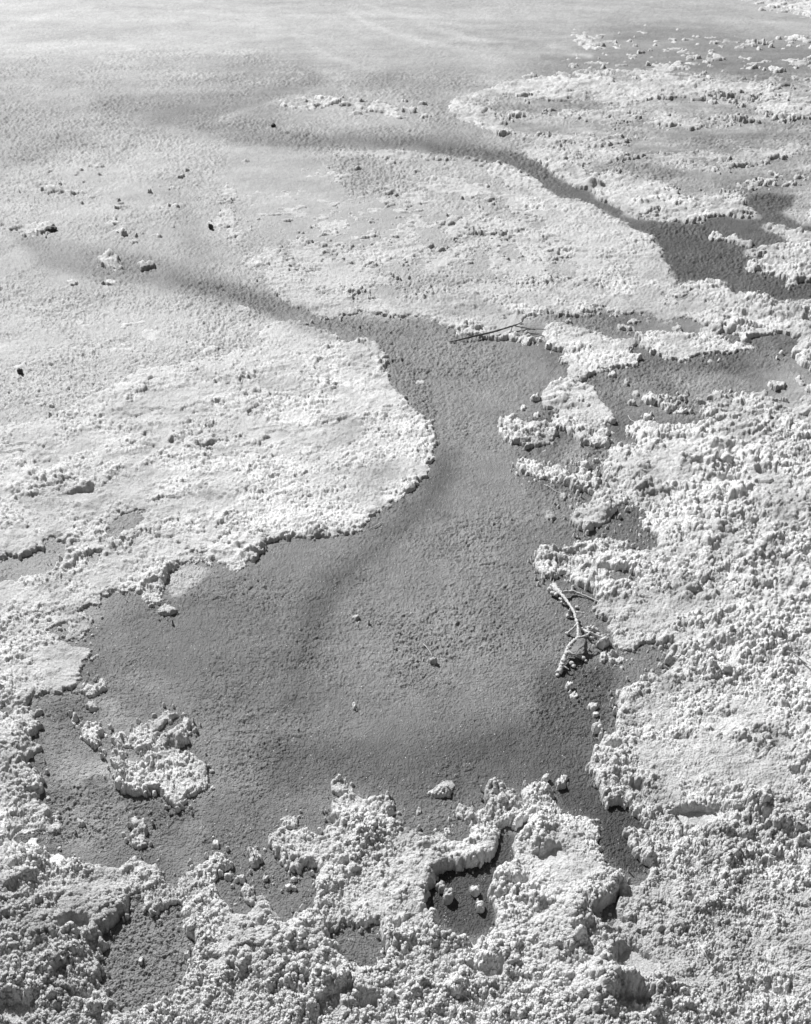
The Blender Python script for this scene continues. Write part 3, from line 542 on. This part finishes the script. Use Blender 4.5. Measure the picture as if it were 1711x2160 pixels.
h -= prof * (.3 + .7 * LU) * (.3 + .7 * CL_) * (.0035 * np.clip((crk - .50) * 4, 0, 1) + .008 * hol * (mid < .12) + .004 * hol2) * np.clip(.6 + 1.2 * low, .15, 1)
pit = np.clip(fbm(qx, qy, .04, 3, 95, .65) - .38, 0, 1) * vis(.04)
h -= pit * LU * .06 * CL_
isl = (L > 0) & (L < NS)
# traced humps: px, py, radius (m), height (m)
HUMPS = [(1560,690,.06,.045),(1600,640,.06,.04),(1680,665,.06,.06),(1695,700,.05,.03),(1520,655,.045,.02),(1480,930,.05,.03),(1560,925,.06,.03),(1500,975,.06,.04),(1440,985,.05,.03),(1540,1050,.05,.03),(1600,905,.05,.02),(1490,1110,.05,.03),(1580,1090,.04,.025),
 (1440,1250,.04,.03),(1560,1180,.05,.03),(1640,1160,.05,.03),(1600,1330,.05,.03),(1420,1320,.03,.02),(1490,1420,.035,.03),(1510,1500,.04,.022),(1590,1560,.045,.035),(1640,1300,.05,.02),(1250,1935,.045,.035),(1220,1990,.05,.03),(1300,2040,.05,.04),(1330,2100,.05,.045),(1290,2120,.06,.03),(1050,2100,.06,.02),(930,1970,.04,.04),
 (140,2020,.07,.045),(60,1990,.05,.03),(190,1960,.035,.035),(160,2100,.06,.035),(30,2120,.06,.03),(70,1830,.03,.03),(240,1900,.022,.022),(600,2080,.05,.03),(690,2060,.04,.025),(780,2130,.04,.03),(500,2040,.03,.02),(1150,1785,.02,.015),(1190,1800,.02,.015),(1620,1730,.05,.02),(1660,1780,.05,.025),(1500,1760,.05,.02),(1700,1600,.04,.02),
 (1560,2060,.03,.012),(1640,1960,.03,.018),(560,920,.0,.0),(540,860,.03,.016),(1480,205,.2,.03),(1560,210,.2,.03),(1560,255,.15,.035),(1660,250,.12,.03),(1610,90,.12,.05)]
HUMPS += [(165,1040,.03,.016),(185,1030,.02,.016),(480,800,.03,.022),(520,800,.03,.02),(545,860,.04,.024),(420,1045,.03,.018),(300,905,.04,.02),(60,1000,.04,.02),(250,870,.04,.018),(840,1075,.02,.006),
 (1000,490,.05,.03),(760,355,.06,.03),(860,350,.07,.035),(920,380,.06,.03),(980,420,.05,.03),(870,440,.05,.025),(1060,500,.05,.025),(610,510,.06,.028),(680,515,.06,.028),(700,440,.05,.025),(920,520,.05,.025),(740,548,.04,.02),(960,470,.06,.03),(1160,590,.03,.015),(820,415,.05,.02),(1040,430,.05,.025),(1100,455,.05,.02),(1240,390,.05,.03),(1190,355,.05,.03),(1250,370,.05,.025),(1100,245,.08,.03),(1020,235,.08,.025),(1330,330,.06,.02),(1420,315,.06,.03),(1200,190,.09,.03),(1250,300,.07,.025),(1630,300,.08,.03),(1700,280,.08,.03),(1560,320,.06,.02)]
for px, py, r, hh in HUMPS:
    if r <= 0: continue
    gx, gy = ground(px, py); dd = ((X - gx) ** 2 + (Y - gy) ** 2) / r ** 2
    h += np.exp(-dd * 1.3) * hh * (.36 if px > 300 or py < 1700 else .24) * prof * (.3 + .3 * ca + .4 * bil + .9 * spiky + .8 * mid) * (L > 0)
for px, py, r, dp in [(590,918,.020,.020),(578,930,.014,.018),(160,1050,.022,.02),(185,1046,.016,.02),(1282,1208,.014,.016),(1620,1000,.02,.02),(165,1962,.016,.03),(1270,1940,.02,.03),(1330,2030,.022,.03),(1345,2060,.018,.03),(1330,2125,.02,.03),(1180,1800,.013,.02),(1160,1815,.012,.018),(60,1770,.02,.02),(1460,1730,.016,.02),(1490,1728,.016,.02),(1520,1722,.014,.02),(455,905,.012,.012),(1290,1585,.010,.02),(900,885,.0,.0),(1545,1020,.02,.02),(1500,975,.02,.02),(1100,1870,.01,.02),(775,2130,.012,.025),(1040,2055,.012,.02),(120,1810,.012,.02),(30,2140,.02,.03)]:
    if r <= 0: continue
    gx, gy = ground(px, py); dd = ((X - gx + .4 * wx) / (1.5 * r)) ** 2 + ((Y - gy + .4 * wy) / r) ** 2
    h -= dp * np.exp(-dd ** 2 * 1.0) * (M)
h = np.maximum(h, .0004)
z0 = zf
z = np.where(M, zf * .3 + np.where((L >= CLUMP0) & (L < NS), np.minimum(h, tt * (.9 + .9 * prof * (.4 + 1.4 * ca))), h) + .0006, zf)
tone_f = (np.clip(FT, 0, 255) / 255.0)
# crust rests pale; the mud keeps its own tone
print("heights", time.time() - T0)
def lin(s): return np.where(s < .04045, s / 12.92, ((s + .055) / 1.055) ** 2.4)
mott = fbm(X, Y * 1.1, .22, 4, 101, .55); spk = fbm(X, Y, .02, 2, 105, .7)
far = np.clip((Y - 1.5) / 4, 0, 1)
tone_f = tone_f + .17 * sample(stain, PU, PV) * fbm(X * .8, Y * 1.15, .22, 6, 361, .68)
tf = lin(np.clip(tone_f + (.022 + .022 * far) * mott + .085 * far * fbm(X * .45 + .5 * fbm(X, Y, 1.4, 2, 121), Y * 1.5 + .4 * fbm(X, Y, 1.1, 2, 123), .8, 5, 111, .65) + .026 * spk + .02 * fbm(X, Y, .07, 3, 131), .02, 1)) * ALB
tf = tf * (1 + .14 * wn1 * np.minimum(GR, 1.2) + .05 * wn2)
wet = np.clip((TH - .15) / .9, 0, 1)                            # the thin film keeps the tone of the flat
cts = (CT - 20 + 28 * CL_ - 8 * np.clip(-mid * 2, 0, 1) + 24 * fbm(X, Y, .3, 5, 371, .65) - 34 * np.clip(1.5 * fbm(qx, qy, .09, 4, 421, .65) - .18 - .5 * low, 0, 1)) / 255
cts = np.where((L <= 3) | (L == NS), np.maximum(tone_f + 6 / 255, .62) * (1 - wet) + cts * wet, cts)
tc = np.minimum(lin(np.clip(cts + .016 * mott + .012 * spk, .02, .98)) * ALB * 1.48, .76)
wq = rs.randn(NR, NC).astype(np.float32)
tc = np.clip(tc * (1 + .04 * wq), 0, .78)

# ------------------------------------------------------------------ materials
def material(name, rough, bumps, speck=None, spec=.3):
    m = bpy.data.materials.new(name); m.use_nodes = True; n = m.node_tree.nodes; l = m.node_tree.links
    b = n['Principled BSDF']; b.inputs['Roughness'].default_value = rough; b.inputs['Specular IOR Level'].default_value = spec
    at = n.new('ShaderNodeAttribute'); at.attribute_name = 'tone'
    tc_ = n.new('ShaderNodeTexCoord')
    col = at.outputs['Fac']
    no = n.new('ShaderNodeTexNoise'); no.inputs['Scale'].default_value = 260; no.inputs['Detail'].default_value = 4; no.inputs['Roughness'].default_value = .7
    l.new(tc_.outputs['Object'], no.inputs['Vector'])
    mr = n.new('ShaderNodeMapRange'); mr.inputs[1].default_value = .3; mr.inputs[2].default_value = .7; mr.inputs[3].default_value = .80; mr.inputs[4].default_value = 1.14
    l.new(no.outputs['Fac'], mr.inputs[0])
    mu = n.new('ShaderNodeMath'); mu.operation = 'MULTIPLY'; l.new(col, mu.inputs[0]); l.new(mr.outputs[0], mu.inputs[1]); col = mu.outputs[0]
    if speck:
        vo = n.new('ShaderNodeTexVoronoi'); vo.inputs['Scale'].default_value = speck[0]
        l.new(tc_.outputs['Object'], vo.inputs['Vector'])
        lt = n.new('ShaderNodeMath'); lt.operation = 'LESS_THAN'; lt.inputs[1].default_value = speck[1]; l.new(vo.outputs['Distance'], lt.inputs[0])
        wn = n.new('ShaderNodeTexNoise'); wn.inputs['Scale'].default_value = speck[2]; l.new(tc_.outputs['Object'], wn.inputs['Vector'])
        g = n.new('ShaderNodeMath'); g.operation = 'GREATER_THAN'; g.inputs[1].default_value = speck[3]; l.new(wn.outputs['Fac'], g.inputs[0])
        mm = n.new('ShaderNodeMath'); mm.operation = 'MULTIPLY'; l.new(lt.outputs[0], mm.inputs[0]); l.new(g.outputs[0], mm.inputs[1])
        mx = n.new('ShaderNodeMix'); mx.data_type = 'FLOAT'; l.new(mm.outputs[0], mx.inputs['Factor']); l.new(col, mx.inputs['A']); mx.inputs['B'].default_value = .7
        col = mx.outputs['Result']
    cb = n.new('ShaderNodeCombineColor')
    for i in range(3): l.new(col, cb.inputs[i])
    l.new(cb.outputs[0], b.inputs['Base Color'])
    last = None
    for sc, dist, st, kind in bumps:
        if kind == 'n':
            t = n.new('ShaderNodeTexNoise'); t.inputs['Scale'].default_value = sc; t.inputs['Detail'].default_value = 3; t.inputs['Roughness'].default_value = .65; o = t.outputs['Fac']
        else:
            t = n.new('ShaderNodeTexVoronoi'); t.feature = 'SMOOTH_F1'; t.inputs['Scale'].default_value = sc; o = t.outputs['Distance']
        l.new(tc_.outputs['Object'], t.inputs['Vector'])
        bp = n.new('ShaderNodeBump'); bp.inputs['Strength'].default_value = st; bp.inputs['Distance'].default_value = dist
        if kind == 'v': bp.invert = True
        l.new(o, bp.inputs['Height'])
        if last: l.new(last, bp.inputs['Normal'])
        last = bp.outputs[0]
    if last: l.new(last, b.inputs['Normal'])
    return m
M_mud = material("wet_silt", .6, [(220, .0035, .8, 'n'), (420, .002, .8, 'v')], speck=(260, .16, 55, .60))
M_crust = material("salt_crust", .75, [(330, .0035, .9, 'n'), (620, .0016, .7, 'v')], spec=.25)
M_plain = M_mud

# ------------------------------------------------------------------ meshes from the grid
def link(name, me, label=None, cat=None, group=None, kind=None, parent=None):
    o = bpy.data.objects.new(name, me); C.collection.objects.link(o)
    for k, v in (('label', label), ('category', cat), ('group', group), ('kind', kind)):
        if v: o[k] = v
    if parent: o.parent = parent
    return o
def mesh_np(name, V, Fq, mat, tone=None):
    me = bpy.data.meshes.new(name)
    me.vertices.add(len(V)); me.vertices.foreach_set('co', V.astype(np.float32).ravel())
    k = Fq.shape[1]
    me.loops.add(Fq.size); me.loops.foreach_set('vertex_index', Fq.astype(np.int32).ravel())
    me.polygons.add(len(Fq)); me.polygons.foreach_set('loop_start', np.arange(0, Fq.size, k, dtype=np.int32))
    me.polygons.foreach_set('use_smooth', np.ones(len(Fq), bool))
    me.update(calc_edges=True)
    if tone is not None:
        a = me.attributes.new('tone', 'FLOAT', 'POINT'); a.data.foreach_set('value', tone.astype(np.float32).ravel())
    me.materials.append(mat); return me
idx = np.arange(NR * NC, dtype=np.int32).reshape(NR, NC)
quads = np.stack([idx[:-1, :-1], idx[:-1, 1:], idx[1:, 1:], idx[1:, :-1]], -1)
# ground sheet (continues beneath every crust)
V = np.stack([X, Y, zf - np.where(M, .0008, 0)], -1).reshape(-1, 3)
deep = (D > .03 + 3 * CELL)                       # nothing of the floor is ever seen this far under a crust
qd = deep[:-1, :-1] & deep[1:, 1:]
def used(Q4):
    ids, inv = np.unique(Q4.ravel(), return_inverse=True); return ids, inv.reshape(-1, 4)
ids, fq = used(quads[~qd].reshape(-1, 4))
link("mud_flat", mesh_np("mud_flat", V[ids], fq, M_mud, tf.ravel()[ids]), "grey silt flat with a dark stream bed widening into a basin", "mud flat", kind='structure')
# crusts
Lq = np.maximum(np.maximum(L[:-1, :-1], L[:-1, 1:]), np.maximum(L[1:, 1:], L[1:, :-1]))
zc = np.where(M, z, zf - .002)
gyz, gxz = np.gradient(np.where(M, h, 0)); gxz = gxz / CX; gyz = gyz / CY
bul = np.clip(h, 0, .04) * .07 / np.sqrt(1 + gxz ** 2 + gyz ** 2)
XC = X - np.where(M, gxz * bul, 0); YC = Y - np.where(M, gyz * bul, 0)     # walls swell outwards into overhangs
VC = np.stack([XC, YC, zc], -1).reshape(-1, 3)
owner = np.zeros((NR - 1, NC - 1), np.int32) + Lq
for i in range(1, NS + 1):
    m = owner == i
    if not m.any(): print("EMPTY region", i); continue
    ids, fq = used(quads[m])
    if i == NS:
        link("crust_scraps", mesh_np("crust_scraps", VC[ids], fq, M_crust, tc.ravel()[ids]), "countless thin pale crust scraps scattered over the mud flat", "crust", kind='stuff')
        continue
    r = REG[i - 1]; P = VC[ids].copy()
    if r['kind'] != 'structure':
        org = np.array([P[:, 0].mean(), P[:, 1].mean(), 0]); P -= org
    else: org = (0, 0, 0)
    o = link(r['name'], mesh_np(r['name'], P, fq, M_crust, tc.ravel()[ids]), r['label'], r['cat'], r['group'], r['kind'])
    o.location = org
print("meshes", time.time() - T0)
# the plain beyond
b = 400.0
ring = np.array([[-b, -50, -.012], [b, -50, -.012], [b, b, -.012], [-b, b, -.012]])
link("salt_plain", mesh_np("salt_plain", ring, np.array([[0, 1, 2, 3]]), M_plain, np.full(4, float(lin(np.array(.80))) * ALB)), "pale salt plain running on past the flat", "plain", kind='structure')

# ------------------------------------------------------------------ small things
def solid(name, lo, hi, rough=.7, bump=(300, .003)):
    m = bpy.data.materials.new(name); m.use_nodes = True; n = m.node_tree.nodes; l = m.node_tree.links
    p = n['Principled BSDF']; p.inputs['Roughness'].default_value = rough; p.inputs['Specular IOR Level'].default_value = .25
    tcn = n.new('ShaderNodeTexCoord'); no = n.new('ShaderNodeTexNoise'); no.inputs['Scale'].default_value = bump[0]; no.inputs['Detail'].default_value = 5
    l.new(tcn.outputs['Object'], no.inputs['Vector'])
    cr = n.new('ShaderNodeValToRGB'); cr.color_ramp.elements[0].position = .3; cr.color_ramp.elements[1].position = .7
    cr.color_ramp.elements[0].color = (lo, lo, lo, 1); cr.color_ramp.elements[1].color = (hi, hi, hi, 1)
    l.new(no.outputs['Fac'], cr.inputs[0]); l.new(cr.outputs[0], p.inputs['Base Color'])
    bp = n.new('ShaderNodeBump'); bp.inputs['Distance'].default_value = bump[1]; bp.inputs['Strength'].default_value = .8
    l.new(no.outputs['Fac'], bp.inputs['Height']); l.new(bp.outputs[0], p.inputs['Normal'])
    return m
M_twigw = solid("salted_wood", .36, .60); M_dark = solid("dark_stone", .02, .07, .6, (180, .004))
M_twigd = solid("dark_wood", .03, .16, .7, (400, .002)); M_straw = solid("bleached_straw", .38, .58, .6, (500, .001))
M_skin = solid("grey_salt_skin", .18, .27, .7, (350, .002))
def hash3(i, s): return math.sin(i * 127.1 + s * 311.7) * 43758.5453 % 1.0
def tube(pts, rad, seg=12, sub=8, noise=.25, seed=0):
    """pts: (u, v, z) in photo pixels + metres; rad list in metres; a knobbly bent rod"""
    P = [Vector((*ground(u, v, z), z)) for u, v, z in pts]
    rnd = random.Random(seed); Pn, Rn = [], []
    n = len(P)
    for i in range(n - 1):
        p0 = P[max(0, i - 1)]; p1 = P[i]; p2 = P[i + 1]; p3 = P[min(n - 1, i + 2)]
        for k in range(sub):
            t = k / sub
            q = .5 * ((2 * p1) + (p2 - p0) * t + (2 * p0 - 5 * p1 + 4 * p2 - p3) * t * t + (3 * p1 - p0 - 3 * p2 + p3) * t ** 3)
            Pn.append(q); Rn.append((rad[i] * (1 - t) + rad[i + 1] * t) * 1.02)
    Pn.append(P[-1]); Rn.append(rad[-1])
    V, Fc = [], []; m = len(Pn)
    up = Vector((0, 0, 1))
    for i in range(m):
        d = (Pn[min(i + 1, m - 1)] - Pn[max(i - 1, 0)]).normalized(); a = d.cross(up).normalized(); b2 = a.cross(d)
        k0 = 1 + noise * (rnd.random() - .5) * 1.4
        for s in range(seg):
            t = 2 * math.pi * s / seg; k = k0 * (1 + noise * (rnd.random() - .5))
            V.append(Pn[i] + (a * math.cos(t) + b2 * math.sin(t)) * Rn[i] * k)
    for i in range(m - 1):
        for s in range(seg):
            s2 = (s + 1) % seg; Fc.append((i * seg + s, i * seg + s2, (i + 1) * seg + s2, (i + 1) * seg + s))
    V.append(Pn[0]); V.append(Pn[-1]); c0, c1 = len(V) - 2, len(V) - 1
    for s in range(seg):
        s2 = (s + 1) % seg; Fc.append((c0, s2, s)); Fc.append((c1, (m - 1) * seg + s, (m - 1) * seg + s2))
    return V, Fc
def blob(c, r, seed=0, flat=.7, n=14, noise=.22, sq=(1, 1)):
    rnd = random.Random(seed); V, Fc = [], []
    ph = [(rnd.uniform(1, 3.5), rnd.uniform(0, 6.3), rnd.uniform(1, 3.5), rnd.uniform(0, 6.3)) for _ in range(5)]
    for i in range(1, n):
        th = math.pi * i / n
        for j in range(2 * n):
            f = math.pi * j / n
            x, y, zz = math.sin(th) * math.cos(f), math.sin(th) * math.sin(f), math.cos(th)
            k = 1 + noise * sum(math.sin(a * x * 2 + b1 + c1 * y * 2) * math.cos(d1 + zz * a) for a, b1, c1, d1 in ph) / 3 + rnd.uniform(-.05, .05)
            V.append(Vector((c[0] + x * r * k * sq[0], c[1] + y * r * k * sq[1], c[2] + zz * r * k * flat)))
    V.append(Vector((c[0], c[1], c[2] + r * flat))); V.append(Vector((c[0], c[1], c[2] - r * flat))); t, bt = len(V) - 2, len(V) - 1
    for i in range(n - 2):
        for j in range(2 * n):
            j2 = (j + 1) % (2 * n); Fc.append((i * 2 * n + j, (i + 1) * 2 * n + j, (i + 1) * 2 * n + j2, i * 2 * n + j2))
    for j in range(2 * n):
        j2 = (j + 1) % (2 * n); Fc.append((t, j, j2)); Fc.append((bt, (n - 2) * 2 * n + j2, (n - 2) * 2 * n + j))
    return V, Fc
def pymesh(name, parts, mat, org=Vector((0, 0, 0)), smooth=True):
    V, Fc = [], []
    for v, f in parts:
        o = len(V); V += [p - org for p in v]; Fc += [tuple(o + i for i in q) for q in f]
    me = bpy.data.meshes.new(name); me.from_pydata([tuple(p) for p in V], [], Fc); me.update()
    if smooth: me.polygons.foreach_set('use_smooth', [True] * len(Fc))
    me.materials.append(mat); return me
def empty(name, org, label, cat, group=None):
    o = link(name, None, label, cat, group); o.location = org; o.empty_display_size = .02; return o

# the salt-crusted branch standing in the basin
bo = Vector((*ground(1222, 1340), 0))
br = empty("branch", bo, "salt crusted forked branch lying on the dark mud at the right bank's foot", "branch")
main = tube([(1169,1233,.004),(1173,1243,.010),(1183,1252,.016),(1196,1268,.021),(1210,1289,.025),(1214,1302,.026),(1218,1316,.026),(1220,1332,.025),(1219,1343,.023),(1211,1352,.021),(1201,1362,.019),(1196,1372,.016),(1190,1388,.012),(1184,1405,.007),(1178,1420,.003)],
            [.004,.0055,.004,.0028,.0027,.0026,.0027,.0026,.0028,.003,.0034,.0035,.0042,.0046,.0052], seed=3, sub=9, noise=.55)
link("stem", pymesh("stem", [main], M_twigw, bo), parent=br)
twigs = [
 ([(1182,1250,.016),(1196,1248,.012),(1209,1248,.008),(1222,1252,.006),(1240,1259,.004),(1266,1271,.003)], [.003,.0032,.003,.0022,.0016,.0012]),
 ([(1213,1291,.025),(1222,1292,.026),(1234,1293,.026)], [.0022,.0018,.0012]),
 ([(1217,1318,.026),(1209,1326,.018),(1202,1332,.010),(1197,1338,.004)], [.0022,.0022,.0024,.0022]),
 ([(1219,1345,.023),(1229,1343,.026),(1238,1340,.028),(1245,1333,.030)], [.003,.0026,.0022,.0018]),
 ([(1232,1328,.012),(1238,1333,.017),(1245,1334,.020),(1258,1341,.014),(1272,1346,.008)], [.002,.0024,.0024,.0030,.0030]),
 ([(1236,1326,.008),(1246,1324,.010),(1256,1328,.010),(1264,1334,.006)], [.0035,.0052,.0050,.003]),
 ([(1199,1374,.017),(1208,1379,.018),(1217,1378,.020)], [.0026,.002,.0016]),
 ([(1188,1405,.010),(1194,1408,.010),(1200,1412,.009)], [.0018,.0015,.001]),
 ([(1191,1259,.018),(1186,1264,.010),(1180,1262,.006)], [.0022,.0028,.003]),
 ([(1205,1282,.024),(1202,1290,.012),(1200,1298,.005)], [.0018,.003,.004]),
 ([(1219,1318,.024),(1226,1326,.014),(1234,1332,.006)], [.0016,.0018,.002]),
]
for k, (p, r) in enumerate(twigs):
    link("side_twig", pymesh("side_twig", [tube(p, r, 10, 6, .5, 20 + k)], M_twigw, bo), parent=br)
def web(pts, thick_):
    """a thin sheet of salt stretched between twigs"""
    P = [Vector((*ground(u, v, z), z)) for u, v, z in pts]; c = sum(P, Vector()) / len(P)
    V, Fc = [], []; n = len(P); rings = 5
    for side in (1, -1):
        for q in range(rings):
            f = 1 - q / rings
            for p in P:
                s = c + (p - c) * f; V.append(Vector((s.x, s.y, s.z - .002 * (1 - f) + side * thick_ * (.4 + .6 * (1 - f)) + random.Random(q * 9 + len(V)).uniform(-.0004, .0004))))
        V.append(c + Vector((0, 0, side * thick_ - .002)))
    st = n * rings + 1
    for side in (0, 1):
        o = side * st
        for q in range(rings - 1):
            for i in range(n):
                j = (i + 1) % n; f = (o + q * n + i, o + q * n + j, o + (q + 1) * n + j, o + (q + 1) * n + i); Fc.append(f if side == 0 else f[::-1])
        for i in range(n):
            j = (i + 1) % n; f = (o + (rings - 1) * n + i, o + (rings - 1) * n + j, o + n * rings); Fc.append(f if side == 0 else f[::-1])
    for i in range(n):
        j = (i + 1) % n; Fc.append((j, i, st + i, st + j))
    return V, Fc
link("salt_web", pymesh("salt_web", [web([(1220,1345,.024),(1231,1343,.026),(1240,1338,.028),(1238,1350,.022),(1233,1362,.019),(1222,1370,.018),(1216,1378,.018),(1204,1377,.017),(1199,1368,.018),(1202,1360,.020),(1211,1352,.022)], .0012)], M_skin, bo), parent=br)
knobs = [(1160,1243,.006,.0062),(1166,1251,.008,.0058),(1172,1240,.011,.0056),(1173,1254,.009,.005),(1164,1236,.004,.005),(1186,1270,.006,.004),(1193,1273,.006,.0045),(1199,1299,.004,.006),(1207,1301,.005,.0035),(1217,1281,.005,.004),(1222,1384,.006,.0052),(1230,1388,.005,.005),(1236,1394,.003,.003),(1206,1399,.006,.005),(1210,1405,.004,.0045),(1180,1418,.004,.0055),(1176,1424,.002,.004),(1183,1408,.009,.0045),(1197,1336,.004,.0045)]
knobs += [(1189,1393,.013,.0055),(1186,1402,.011,.005),(1195,1378,.017,.0048),(1201,1366,.018,.0046),(1181,1414,.006,.006),(1240,1330,.008,.0045),(1250,1326,.011,.005),(1262,1338,.011,.0048),(1214,1296,.012,.0035),(1228,1326,.010,.0035),(1206,1379,.014,.0035)]
for k, (u, v, zz, r) in enumerate(knobs):
    link("salt_knob", pymesh("salt_knob", [blob((*ground(u, v, zz), zz), r, 50 + k, .8, 9)], M_twigw, bo), parent=br)

# dark twig across the stream
to = Vector((*ground(1000, 705), 0))
tw = empty("twig", to, "thin dark forked twig reaching from the stream onto the middle shelf", "twig")
link("stem", pymesh("stem", [tube([(948,721,.004),(972,716,.008),(1000,709,.012),(1040,700,.015),(1070,691,.017),(1092,684,.018)], [.0014,.0028,.0031,.0028,.0024,.0018], 10, 8, .3, 4)], M_twigd, to), parent=tw)
for k, p in enumerate([[(1088,686,.018),(1096,682,.018),(1104,677,.02)], [(1081,688,.017),(1079,695,.012),(1077,701,.008)], [(1077,701,.008),(1100,698,.010),(1125,694,.010),(1150,695,.008)], [(1084,687,.018),(1110,692,.014),(1130,696,.010)], [(1108,700,.004),(1125,704,.004),(1146,708,.004)]]):
    link("side_twig", pymesh("side_twig", [tube(p, [.0016, .0015, .0012, .0010][:len(p)], 8, 6, .25, 60 + k)], M_twigd, to), parent=tw)

# stones
for u, v, r, fl, sq, lb in [(43,787,.0098,.85,(1,1),"dark angular stone alone on the pale shelf at the left edge"),
                            (108,487,.018,.55,(1.35,.9),"longest dark stone, wedge shaped, at the end of the flaky island"),
                            (445,482,.0095,1.1,(1,.9),"small square dark stone standing on the pale upper flat"),
                            (577,268,.012,.9,(1,1),"round dark pebble farthest off, on the upper stream bed")]:
    g = ground(u, v); k_ = 1.0
    V_, F_ = blob((0, 0, r * fl * .55), r, int(u), fl, 7, .35, sq)
    o = link("stone", pymesh("stone", [(V_, F_)], M_dark, smooth=False), lb, "stone", "dark stones"); o.location = (g[0], g[1], .002)

# straws and stems
ST = [([(893,1358,.004),(899,1364,.006),(905,1372,.005),(912,1384,.002)],.0009,"curved white straw in the middle of the basin beside the bright pebble"),
 ([(1148,1022,.004),(1160,1027,.006),(1172,1036,.003),(1186,1041,.003)],.0009,"long bleached straw under the chain of crust knobs"),
 ([(782,1114,.003),(794,1108,.004),(806,1101,.003)],.0009,"pale straw on the mud off the left shelf's lower rim"),
 ([(1476,1992,.02),(1486,2008,.024),(1495,2026,.016)],.0009,"bent straw on the smooth crust at bottom right"),
 ([(795,2020,.03),(799,2032,.03),(804,2045,.026)],.0012,"short straw lying on crust below the small grey pool"),
 ([(935,2086,.05),(955,2086,.054),(985,2104,.05),(1000,2130,.045)],.0008,"long arched fibre over the bottom middle crust"),
 ([(1660,1374,.04),(1672,1378,.045),(1690,1390,.045),(1711,1404,.04)],.0013,"pale twig lying at the right edge on rough crust"),
 ([(1672,1376,.045),(1690,1374,.048),(1711,1373,.045)],.0010,"thinner pale stem forking off beside the right edge twig"),
 ([(1685,1640,.04),(1700,1646,.045),(1715,1644,.04)],.0013,"short dark-shadowed stem at the right edge, midway down the bank"),
 ([(1660,2130,.014),(1664,2142,.02),(1672,2155,.014)],.0009,"blade of dry grass at the bottom right corner, upright one"),
 ([(1634,2112,.012),(1660,2120,.016),(1690,2124,.012)],.0008,"blade of dry grass above the bottom right corner, lying one"),
 ([(1680,2042,.014),(1695,2030,.018),(1711,2024,.014)],.0010,"curved dry stem at the right edge low on the smooth crust"),
 ([(1325,876,.01),(1330,885,.012),(1340,890,.006)],.0010,"fine stem where the right bank begins by the mud patch"),
 ([(1615,865,.03),(1640,872,.035),(1660,884,.02)],.0010,"fine pale stem at right above the lumpy bank")]
def floor_at(u, v):
    gx, gy = ground(u, v); j = min(NR - 1, int(np.searchsorted(YR, gy))); i = int(np.clip((gx / gy - UC[0]) / K0, 0, NC - 1)); return float(zc[j, i])
for k, (p, r, lb) in enumerate(ST):
    if lb.startswith(("curved white", "long bleached", "pale straw on")): q = p
    else: q = [(u, v, floor_at(u, v) + .003) for u, v, zz in p]
    g = ground(*p[0][:2]); org = Vector((g[0], g[1], 0))
    o = link("straw", pymesh("straw", [tube(q, [r] * len(q), 6, 5, .15, 80 + k)], M_straw, org), lb, "straw", "dry straws and stems"); o.location = org
print("done", time.time() - T0)
